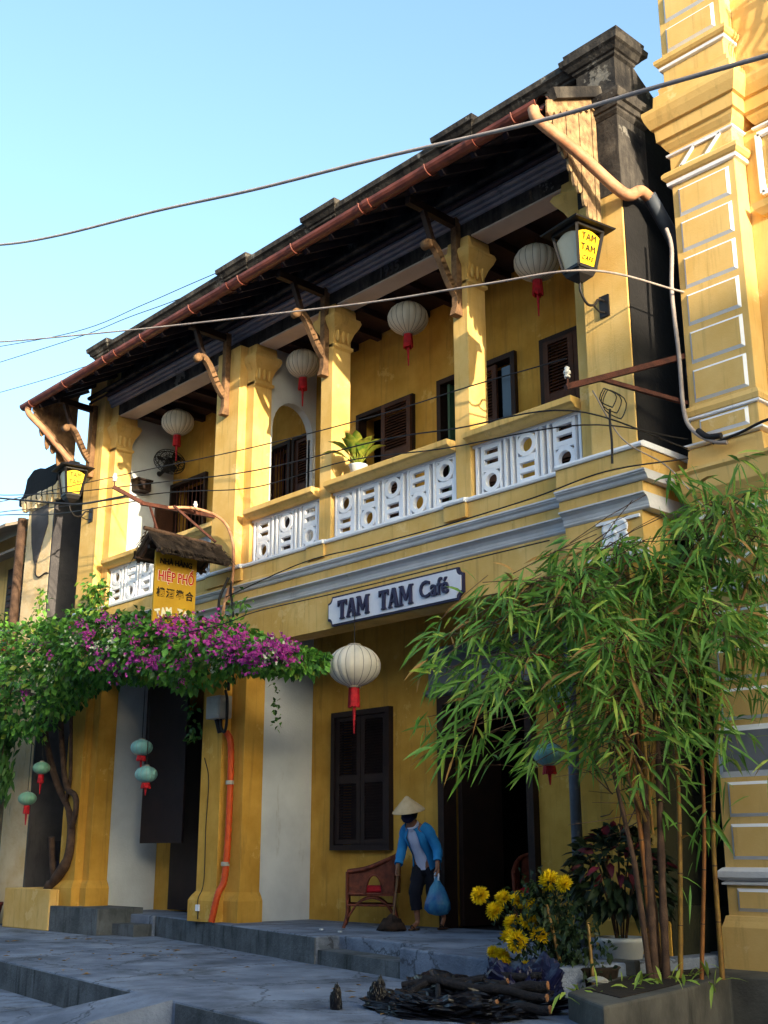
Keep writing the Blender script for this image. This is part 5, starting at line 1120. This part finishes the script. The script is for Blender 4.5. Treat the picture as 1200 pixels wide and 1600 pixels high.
# wicker armchairs
def armchair(label):
    t = thing('wicker_armchair', label, 'armchair', (0, 0, 0), 'wicker armchairs of the cafe')
    def tb(name, pts, r, m=rattan, par=None):
        q = MB(); q.tube(pts, r, 7); return q.build(name, m, par or t)
    def top(s): return [Vector((s*.29, -.30, .64)), Vector((s*.30, -.1, .67)), Vector((s*.29, .12, .75)), Vector((s*.22, .28, .82))]
    for s in (-1, 1):
        tb('leg', bez([(s*.30, -.34, 0), (s*.275, -.30, .15), (s*.28, -.30, .40), (s*.29, -.30, .64)], 4), .022)
        tb('leg', bez([(s*.27, .33, 0), (s*.25, .27, .2), (s*.24, .27, .42)], 4), .022)
        tb('leg_brace', bez([(s*.285, -.29, .12), (s*.28, -.17, .28), (s*.275, 0, .34), (s*.27, .15, .28), (s*.26, .27, .12)], 5), .013)
        tb('side_rail', [(s*.285, -.30, .26), (s*.26, .27, .25)], .014)
        tb('side_rail', [(s*.285, -.30, .385), (s*.255, .27, .385)], .016)
        # woven side with an arched opening
        q = MB(); T = bez(top(s), 4); arch = [(.02 + .10 * math.cos(a), .39 + .21 * math.sin(a)) for a in [PI * k / 10 for k in range(11)]]
        pan = [(-.30, .39), (-.08, .39)] + [(y, z) for y, z in arch[::-1]] + [(.12, .39), (.25, .39)] + [(v.y, v.z) for v in T[::-1]]
        q.prism(pan, 'x', s*.278 - .006, s*.278 + .006); q.build('woven_side', rattan, t)
        tb('arch_trim', [(s*.285, y, z) for y, z in arch], .011)
    path = top(-1) + [Vector((0, .33, .86))] + top(1)[::-1]
    tb('top_rail', bez(path, 5), .026)
    q = MB(); P = bez([Vector((-.25, .25, 0)), Vector((0, .32, 0)), Vector((.25, .25, 0))], 6); n = len(P)
    vs = [(p.x, p.y, .39) for p in P] + [(p.x, p.y + .01, .83 + .03 * math.sin(PI * i / (n-1))) for i, p in enumerate(P)] + [(p.x, p.y + .02, .39) for p in P] + [(p.x, p.y + .03, .83 + .03 * math.sin(PI * i / (n-1))) for i, p in enumerate(P)]
    fs = [(i, i+1, n+i+1, n+i) for i in range(n-1)] + [(2*n+i, 3*n+i, 3*n+i+1, 2*n+i+1) for i in range(n-1)] + [(n+i, n+i+1, 3*n+i+1, 3*n+i) for i in range(n-1)] + [(0, n, 3*n, 2*n), (n-1, 3*n-1, 4*n-1, 2*n-1)]
    q.add(vs, fs); q.build('woven_back', rattan, t)
    q = MB(); q.box(-.275, .275, -.30, .26, .36, .39); q.build('seat', rattan, t)
    q = MB(); q.rects(-.24, .24, -.25, .22, [(.392, -.03), (.41, .0), (.45, .0), (.475, -.04)]); q.build('cushion', cushion, t, .01)
    tb('front_rail', [(-.285, -.30, .26), (.285, -.30, .26)], .014); tb('front_rail', [(-.285, -.305, .385), (.285, -.305, .385)], .016)
    return t
ac = armchair('red brown wicker armchair with red cushion in front of the closed shutters')
ac.location = (-11.14, 10.02, 0); ac.rotation_euler = (0, 0, R(-43))
for loc, rz, lb in (((-9.25, 10.95, 0), R(35), 'wicker armchair standing in the dark just inside the cafe door'), ((-9.25, 12.1, 0), R(-120), 'wicker armchair deepest inside the dark cafe room')):
    c = copy_tree(ac); c.location = loc; c.rotation_euler = (0, 0, rz); c['label'] = lb
q = MB(); q.lathe([(0, .70), (.42, .70), (.43, .72), (.42, .74), (0, .74)], (-9.9, 12.0, 0), 24); q.tube([(-9.9, 12, .02), (-9.9, 12, .70)], .04, 8); q.lathe([(0, 0), (.26, 0), (.24, .04), (0, .05)], (-9.9, 12.0, 0), 18); tag(q.build('round_table', dark_wood, org=(-9.9, 12, 0)), 'dark round table inside the cafe room', 'table')
# ------------------------------------------------------------------ woman walking out with a broom and a bag
wo = thing('person', 'stooping person in conical hat and blue jacket by the cafe door', 'person', (0, 0, 0))
def skin_mesh(name, m, nodes, edges, parent, sub=2, root=0):
    me = bpy.data.meshes.new(name); me.from_pydata([n[:3] for n in nodes], edges, []); me.materials.append(m)
    o = bpy.data.objects.new(name, me); C.objects.link(o); o.parent = parent
    md = o.modifiers.new('skin', 'SKIN'); md.use_smooth_shade = True
    for i, n in enumerate(nodes):
        sv = me.skin_vertices[0].data[i]; r_ = n[3]; sv.radius = (r_, n[4] if len(n) > 4 else r_); sv.use_root = (i == root)
    s = o.modifiers.new('smooth', 'SUBSURF'); s.levels = s.render_levels = sub
    return o
nd = [(0, .02, .78, .125, .10), (0, -.06, .96, .115, .09), (0, -.19, 1.14, .13, .095), (0, -.265, 1.235, .06), (0, -.315, 1.30, .052), (0, -.355, 1.36, .085, .095), (0, -.375, 1.43, .08, .09)]
ed = [(0,1), (1,2), (2,3), (3,4), (4,5), (5,6)]
def addn(*n): nd.append(n); return len(nd) - 1
HANDS = {}
for s in (-1, 1):
    sh = addn(s*.155, -.20, 1.20, .055); ed.append((2, sh))
    el = addn(s*(.215 if s < 0 else .27), -.20 if s < 0 else -.14, .965, .040); wr = addn(s*(.20 if s < 0 else .33), -.31 if s < 0 else -.22, .755, .026); pm = addn(s*(.20 if s < 0 else .34), -.335 if s < 0 else -.235, .70, .030, .022)
    ed += [(sh, el), (el, wr), (wr, pm)]; pmv = Vector(nd[pm][:3]); HANDS[s] = pmv
    for k in range(4):
        a = (k - 1.5) * .016; l = (.9, 1.0, .95, .78)[k]
        f1 = addn(pmv.x, pmv.y + a * 1.3 , pmv.z - .036, .0085); f2 = addn(pmv.x - s * .018, pmv.y + a * 1.35, pmv.z - .036 - .022 * l, .0078); f3 = addn(pmv.x - s * .036, pmv.y + a * 1.3, pmv.z - .04 - .01 * l, .0068)
        ed += [(pm, f1), (f1, f2), (f2, f3)]
    t1 = addn(pmv.x - s * .01, pmv.y - .036, pmv.z + .01, .0095); t2 = addn(pmv.x - s * .03, pmv.y - .04, pmv.z - .018, .0085); ed += [(wr, t1), (t1, t2)]
for s, kn, an, to in ((-1, (-.085, -.10, .43), (-.07, -.07, .085), (-.075, -.20, .035)), (1, (.095, .03, .42), (.10, .27, .14), (.105, .20, .035))):
    h = addn(s*.085, .02, .70, .088); k = addn(*kn, .055); c = addn(*(Vector(kn).lerp(Vector(an), .35)), .05); a = addn(*an, .030); b = addn(to[0], to[1], to[2], .028, .02)
    ed += [(0, h), (h, k), (k, c), (c, a), (a, b)]
skin_mesh('body', skin, nd, ed, wo)
def ring(c, ax, rx, ry, a0=0, a1=2*PI, n=20, side=Vector((1, 0, 0))):
    ax = Vector(ax).normalized(); fw_ = ax.cross(side).normalized(); return [Vector(c) + side * rx * math.cos(a0 + (a1-a0)*k/(n-1 if a1-a0 < 6.2 else n)) + fw_ * ry * math.sin(a0 + (a1-a0)*k/(n-1 if a1-a0 < 6.2 else n)) for k in range(n)]
SP = [((0, .05, .70), .165, .135), ((0, .03, .78), .16, .135), ((0, -.045, .93), .145, .12), ((0, -.14, 1.07), .155, .125), ((0, -.20, 1.16), .16, .115), ((0, -.235, 1.215), .12, .085), ((0, -.27, 1.25), .07, .07)]
def axis(i): a = Vector(SP[max(0, i-1)][0]); b = Vector(SP[min(len(SP)-1, i+1)][0]); return b - a
q = MB(); rings = [ring(c, axis(i), rx * .93, ry * .95) for i, (c, rx, ry) in enumerate(SP)]; q.loft(rings, True, True)
q.tube([(0, -.285, 1.262), (0, -.25, 1.235)], [.078, .085], 14); q.build('blouse', shirt_m, wo)
# open jacket: ring with a gap at the front
fl_ = 1 if (Vector(axis(2)).normalized().cross(Vector((1, 0, 0)))).y < 0 else -1
q = MB(); G = .50; inner = []; 
for i, (c, rx, ry) in enumerate(SP):
    g = G * (1.7 if i == 0 else 1.45 if i < 3 else 1.1 if i < 5 else 1.0)
    a0 = (PI/2 if fl_ > 0 else -PI/2) + g; wob = .012 * math.sin(i * 2.1)
    inner.append((ring(c, axis(i), rx * 1.08 + wob, ry * 1.15 + wob, a0, a0 + 2*PI - 2*g, 22), ring(c, axis(i), rx * 1.02, ry * 1.06, a0, a0 + 2*PI - 2*g, 22)))
rings = [a + b[::-1] for a, b in inner]; q.loft(rings, True, True)
q.build('jacket', jacket_m, wo)
for s in (-1, 1):
    S0 = Vector((s*.10, -.205, 1.222)); E0 = Vector((s*(.215 if s < 0 else .27), -.20 if s < 0 else -.14, .965)); W0 = Vector((s*(.20 if s < 0 else .33), -.31 if s < 0 else -.22, .755)).lerp(E0, .12 if s < 0 else .3)
    q = MB(); q.tube(bez([S0, S0.lerp(E0, .3) + Vector((s*.025, 0, .02)), E0, W0], 6), [.078] * 4 + [.078] * 4 + [.066] * 4 + [.062] * 4 + [.052, .055, .056], 12); q.build('sleeve', jacket_m, wo)
for s, kn, an in ((-1, (-.085, -.10, .43), (-.07, -.07, .085)), (1, (.095, .03, .42), (.10, .27, .14))):
    H0 = Vector((s*.075, .03, .78)); K0 = Vector(kn); A0 = K0.lerp(Vector(an), .55)
    q = MB(); q.tube(bez([H0, H0.lerp(K0, .5), K0, A0], 6), [.11] * 4 + [.105] * 4 + [.088] * 5 + [.076] * 4 + [.07, .072], 14); q.build('trouser_leg', trouser_m, wo)
q = MB(); q.loft([ring((0, .04, .66), (0, -.2, 1), .16, .13), ring((0, .04, .76), (0, -.2, 1), .155, .125), ring((0, .02, .82), (0, -.3, 1), .14, .115)], True, True); q.build('trouser_seat', trouser_m, wo)
# hair, scarf, hat, sandals, face
q = MB(); q.lathe([(0, .115), (.06, .10), (.098, .05), (.105, -.01), (.09, -.07), (.05, -.10), (0, -.10)], (0, -.345, 1.405), 18, sy=1.05); q.build('hair', hair_m, wo)
q = MB(); q.lathe([(0, .05), (.07, .04), (.088, 0), (.07, -.05), (.04, -.07), (0, -.075)], (0, -.385, 1.35), 18, M=Matrix.Rotation(R(20), 3, 'X')); q.build('face_scarf', mat('dark_scarf', '#1c1f3c', None, 5, .85, .2), wo)
q = MB()
for sx in (-1, 1): q.lathe([(0, -.006), (.012, 0), (0, .006)], (sx * .03, -.455, 1.395), 8)
q.lathe([(0, -.02), (.014, -.01), (.01, .02), (0, .03)], (0, -.462, 1.375), 8); q.build('eyes', hair_m, wo)
HM = Matrix.Rotation(R(14), 3, 'X')
q = MB(); pr = [(.0, .165), (.02, .155), (.085, .095), (.15, .035), (.208, -.022), (.205, -.028), (.14, .02), (.08, .075), (0, .14)]
q.lathe(pr, (0, -.37, 1.44), 40, False, M=HM)
for k in range(9):
    r_ = .03 + k * .021; z_ = .155 - (r_ - .02) * .935 + .002; q.lathe([(r_ - .003, z_), (r_, z_ + .004), (r_ + .003, z_ - .004)], (0, -.37, 1.44), 40, M=HM)
q.build('conical_hat', straw_hat, wo)
for to, an in (((-.075, -.15, .012), None), ((.105, .225, .012), None)):
    q = MB(); q.loft([[(to[0] + .042 * math.cos(a) * k, to[1] + .115 * math.sin(a) * k, to[2] + dz) for a in [2*PI*i/16 for i in range(16)]] for dz, k in ((-.011, .96), (.004, 1), (.010, .96))]); q.tube(bez([(to[0] - .036, to[1] - .02, to[2]), (to[0], to[1] - .05, to[2] + .05), (to[0] + .036, to[1] - .02, to[2])], 5), .008, 5); q.build('sandal', sandal_m, wo)
wo.location = (-10.2, 10.0, .004); wo.rotation_euler = (0, 0, R(12)); wo.scale = (.93, .93, .93)
WM = Matrix.Translation(wo.location) @ Matrix.Rotation(R(12), 4, 'Z') @ Matrix.Scale(.93, 4)
hR = WM @ (HANDS[-1] + Vector((.015, 0, -.04))); hL = WM @ (HANDS[1] + Vector((-.015, 0, -.05)))
br = thing('broom', 'short handled straw broom held in the right hand of the stooping person', 'broom', tuple(hR))
ft = hR + Vector((-.06, -.02, -.64)); ft.z = .14
q = MB(); q.tube([hR + Vector((.02, 0, .12)), hR, ft], .014, 8); q.build('handle', stick_m, br)
q = MB(); rr = random.Random(2)
for k in range(260):
    a = rr.uniform(0, 2*PI); u = rr.random() ** .5; e = Vector((ft.x + math.cos(a) * .19 * u - .04, ft.y + math.sin(a) * .15 * u, .005)); s0 = ft + Vector((math.cos(a), math.sin(a), 0)) * .03; m_ = s0.lerp(e, .5) + Vector((0, 0, .06 * u)); q.tube([s0, m_, e], .007, 3, False)
q.lathe([(0, .19), (.03, .18), (.06, .15), (.14, .08), (.17, .01), (0, .008)], (ft.x - .02, ft.y, 0), 14); q.build('head', broom_m, br)
bg_ = thing('plastic_bag', 'bulging blue plastic bag hanging from the left hand of the person', 'bag', tuple(hL))
q = MB(); rings = []
for k, (r_, z) in enumerate([(.012, .03), (.016, -.01), (.035, -.06), (.075, -.13), (.12, -.21), (.15, -.29), (.15, -.36), (.11, -.41), (.03, -.43)]):
    rings.append([(hL.x + (.05 * -z) + r_ * math.cos(a) * (1 + .22 * noise.noise((math.cos(a) * 2, math.sin(a) * 2, k * .8)) + .16 * abs(noise.noise((math.cos(a) * 5, math.sin(a) * 5, k * .5)))), hL.y + r_ * .85 * math.sin(a) * (1 + .22 * noise.noise((math.cos(a) * 2, math.sin(a) * 2, k * .8)) + .16 * abs(noise.noise((math.cos(a) * 5, math.sin(a) * 5, k * .5)))), hL.z + z) for a in [2*PI*i/40 for i in range(40)]])
q.loft(rings, True, True); q.build('bag_body', bag_m, bg_)
q = MB()
for s in (-1, 1): q.tube(bez([hL + Vector((s*.02, 0, -.05)), hL + Vector((s*.03, 0, 0)), hL + Vector((s*.012, 0, .03)), hL + Vector((-s*.02, .01, .015))], 4), [.02] + [.012] * 12, 6)
q.build('bag_handle', white_cl, bg_)
# ------------------------------------------------------------------ heap of charred wood and plastic by the kerb
def log(a, b, r_, label, end=True):
    t = thing('charred_log', label, 'log', tuple(a), 'charred wood in the heap'); a = Vector(a); b = Vector(b); rr = random.Random(int(r_ * 1e4) + int(abs(a.x) * 1e3)); n = 7
    q = MB(); q.tube([a.lerp(b, i / n) + Vector((0, 0, .012 * math.sin(i * 1.7))) for i in range(n + 1)], [r_ * rr.uniform(.88, 1.1) for i in range(n + 1)], 9); q.build('log_body', char_m, t)
    if end:
        d = (b - a).normalized() * .006; q = MB(); q.tube([b - d, b + d], r_ * .8, 9, True, False); q.build('cut_end', log_end, t)
Lz = ZS; HP = Vector((.46, -.12, 0))
_log = log
def log(a, b, r_, label, end=True): return _log(Vector(a) + HP, Vector(b) + HP, r_, label, end)
log((-7.34, 6.83, Lz + .20), (-6.36, 7.12, Lz + .13), .034, 'longest charred log on top of the heap with a pale cut end')
log((-7.75, 7.0, Lz + .12), (-6.72, 7.5, Lz + .24), .03, 'blackened log at the back of the heap leaning on the flowers', False)
log((-7.35, 6.6, Lz + .08), (-6.62, 6.87, Lz + .09), .034, 'short charred log low at the front of the heap with orange cut end')
log((-7.5, 6.55, Lz + .03), (-7.22, 6.95, Lz + .24), .03, 'short charred log leaning upright at the left of the heap', False)
log((-7.2, 7.05, Lz + .10), (-6.85, 7.25, Lz + .20), .026, 'thin charred stick behind the longest log with split end')
log((-6.95, 7.1, Lz + .13), (-6.5, 7.3, Lz + .19), .04, 'thick charred stub beside the flower pot with brown end')
log((-6.8, 6.85, Lz + .05), (-6.25, 7.02, Lz + .07), .036, 'charred log at the bottom right of the heap with pale end')
log((-7.3, 6.95, Lz + .2), (-6.95, 6.6, Lz + .10), .022, 'thin black stick lying crosswise over the heap', False)
log((-7.6, 6.85, Lz + .1), (-7.0, 7.15, Lz + .22), .02, 'thinnest black stick at the left rear of the heap', False)
def crumple(name, c, sx, sy, sz, label, seed, m=bag_black, cat='plastic sheet', fine=1.0):
    q = MB(); n, k = 64, 26; rings = []
    def nz(u, v, w, f): return noise.noise((u * f + seed, v * f, w * f + seed * .3))
    for j in range(k):
        v = j / (k - 1); z = math.sin(v * PI / 2); r_ = math.cos(v * PI / 2) ** .6 + .02; ring_ = []
        for i in range(n):
            a = 2*PI*i/n; ca, sa = math.cos(a), math.sin(a); px_, py_ = ca * r_, sa * r_
            d = (.34 * nz(px_, py_, z, 1.6) + .22 * abs(nz(px_, py_, z, 4.2)) + .14 * abs(nz(px_, py_, z, 9.)) - .1) * (1 if sx > .1 else .45)
            ring_.append((c[0] + sx * px_ * (1 + d * 1.3), c[1] + sy * py_ * (1 + d * 1.3), c[2] + max(0, sz * z * (1 + d * 2.0)) + .004))
        rings.append(ring_)
    q.loft(rings, True, False); tag(q.build(name, m, org=c), label, cat)
def at_(x, y): return (x + HP.x, y + HP.y, ZS)
crumple('plastic_sheet', at_(-7.15, 7.15), .75, .36, .15, 'crumpled black plastic sheet under the back of the log heap', 3)
crumple('plastic_sheet', at_(-7.0, 6.72), .62, .36, .12, 'flattened black plastic sheet under the front of the log heap', 8)
crumple('plastic_sheet', at_(-7.55, 6.55), .08, .07, .20, 'upright twisted black plastic at the left end of the heap', 5)
crumple('plastic_sheet', at_(-7.72, 6.28), .05, .04, .16, 'upright twisted black plastic standing alone on the pavement edge', 6)
crumple('plastic_bag', at_(-6.95, 7.5), .40, .2, .27, 'dark blue plastic bag stuffed behind the log heap', 9, mat('navy_plastic', '#191b3d', '#12132b', 6, .35, .4, 9), 'bag')
# block and rag on the bed
q = MB(); q.box(-6.3, -6.05, 8.28, 8.36, -.1, .02); q.box(-6.3, -6.22, 8.285, 8.36, -.1, -.02); tag(q.build('low_stool', conc_old, bevel=.01, org=(-6.2, 8.3, -.1)), 'small low concrete block at the foot of the bamboo', 'block')
crumple('rag', (-5.98, 7.7, -.1), .09, .05, .035, 'pale crumpled rag on the edge of the planting bed', 2, box_grey, 'rag')
for k, (x, y) in enumerate(((-11.0, 9.1), (-10.55, 9.0))):
    q = MB(); q.box(x - .02, x + .02, y - .015, y + .015, .004, .02); tag(q.build('litter', white, org=(x, y, 0)), ('tiny white scrap of litter below the armchair front leg', 'tiny white scrap of litter on the platform edge nearer the door')[k], 'litter')
# ------------------------------------------------------------------ overhead wires
def wire(pts, r_, m, label, n=8):
    q = MB(); q.tube(bez(pts, n), r_, 6); tag(q.build('overhead_wire', m, org=pts[len(pts)//2]), label, 'wire')
wire([(-18.25, 6.63, 10.85), (-15.88, 6.55, 9.85), (-13.98, 6.57, 9.22), (-11.37, 6.6, 8.48), (-9.28, 6.58, 7.82), (-7.26, 6.55, 7.22), (-5.25, 6.5, 6.58), (-4.10, 6.47, 6.27), (-2.2, 6.5, 5.8)], 0.0179, wire_pale, 'thickest pale cable sweeping across the sky in front of the roof')
wire([(-18.43, 7.09, 9.25), (-17.09, 7.25, 8.85), (-14.66, 7.6, 8.27), (-12.57, 7.85, 7.77), (-10.31, 8.0, 7.2), (-8.85, 8.1, 6.84), (-7.30, 8.11, 6.46), (-6.12, 8.3, 6.22), (-5.86, 9.49, 6.3)], 0.0110, wire_pale, 'twisted pale wire crossing the lanterns to the large wall lamp')
wire([(-27.7, 10.69, 13.17), (-22.2, 11.0, 11.96), (-19.35, 11.1, 11.64), (-16.85, 11.1, 11.35), (-10, 11.5, 10.8)], 0.0084, wire_black, 'highest thin wire against the pale sky at the left')
wire([(-27.8, 10.8, 12.65), (-22.2, 11.08, 11.85), (-19.71, 10.95, 11.42), (-17.1, 10.9, 11.0), (-10, 11.2, 10.3)], 0.0084, wire_black, 'second thin wire in the sky crossing the highest one at the left')
wire([(-28, 10.94, 11.95), (-23.86, 11.04, 11.30), (-21.2, 11.05, 10.9), (-18.5, 11.0, 10.4), (-12, 11.0, 9.6)], 0.0077, wire_black, 'lowest lone thin wire in the sky left of the roof')
wire([(-26, 8.3, 8.3), (-20.88, 8.3, 7.31), (-18.54, 8.15, 6.69), (-16.49, 8.2, 6.16), (-15.75, 8.19, 5.99), (-13.55, 7.7, 5.52)], 0.0153, wire_black, 'heavy black wire from the left edge to the iron bracket over the thatched sign')
wire([(-26, 8.5, 7.8), (-20.93, 8.40, 7.08), (-19.02, 8.32, 6.78), (-16.45, 8.31, 6.46), (-14.17, 8.40, 6.21), (-11.55, 8.38, 5.87), (-9.19, 8.36, 5.63), (-7.65, 8.2, 5.46), (-6.44, 8.27, 5.40)], 0.0070, wire_black, 'black wire passing the balcony at lantern tassel height to the rusty bracket')
wire([(-26, 8.3, 8.4), (-20.86, 8.34, 7.36), (-18.53, 8.15, 6.75), (-16.45, 8.21, 6.33), (-14.14, 8.45, 6.0), (-11.61, 8.42, 5.57), (-9.25, 8.42, 5.35), (-7.98, 8.35, 5.13), (-6.4, 8.25, 4.85), (-5.88, 9.36, 4.6)], .008, wire_black, 'thin black wire running just above the balcony handrail')
wire([(-26, 8.5, 7.6), (-20.98, 8.44, 6.84), (-19.06, 8.35, 6.60), (-16.58, 8.32, 6.16), (-13.91, 8.5, 5.81), (-11.66, 8.42, 5.35), (-9.80, 8.38, 5.23), (-8.09, 8.25, 4.91), (-6.27, 8.25, 4.67), (-5.88, 9.38, 4.7)], .007, wire_black, 'thinnest black wire in front of the white fretwork')
wire([(-26, 8.4, 7.4), (-21.0, 8.3, 6.85), (-18.6, 8.2, 6.42), (-16.4, 8.1, 5.95), (-13.6, 7.9, 5.5)], 0.0084, wire_black, 'sagging wire under the heavy one from the left edge to the iron bracket')
wire([(-14.5, 8.1, 3.6), (-11.76, 7.93, 3.49), (-10.87, 7.94, 3.55), (-9.58, 7.97, 3.55), (-8.66, 8.03, 3.57), (-7.66, 8.04, 3.58), (-6.6, 8.1, 3.6)], 0.0063, wire_black, 'black wire crossing in front of the cafe sign board')
wire([(-12.95, 8.95, 4.2), (-11.21, 8.9, 4.36), (-10.05, 8.9, 4.34), (-8.77, 8.9, 4.33), (-7.38, 8.8, 4.32), (-6.4, 8.75, 4.36), (-5.88, 9.36, 4.5)], .008, wire_black, 'black wire slung along the ledge below the balustrade')
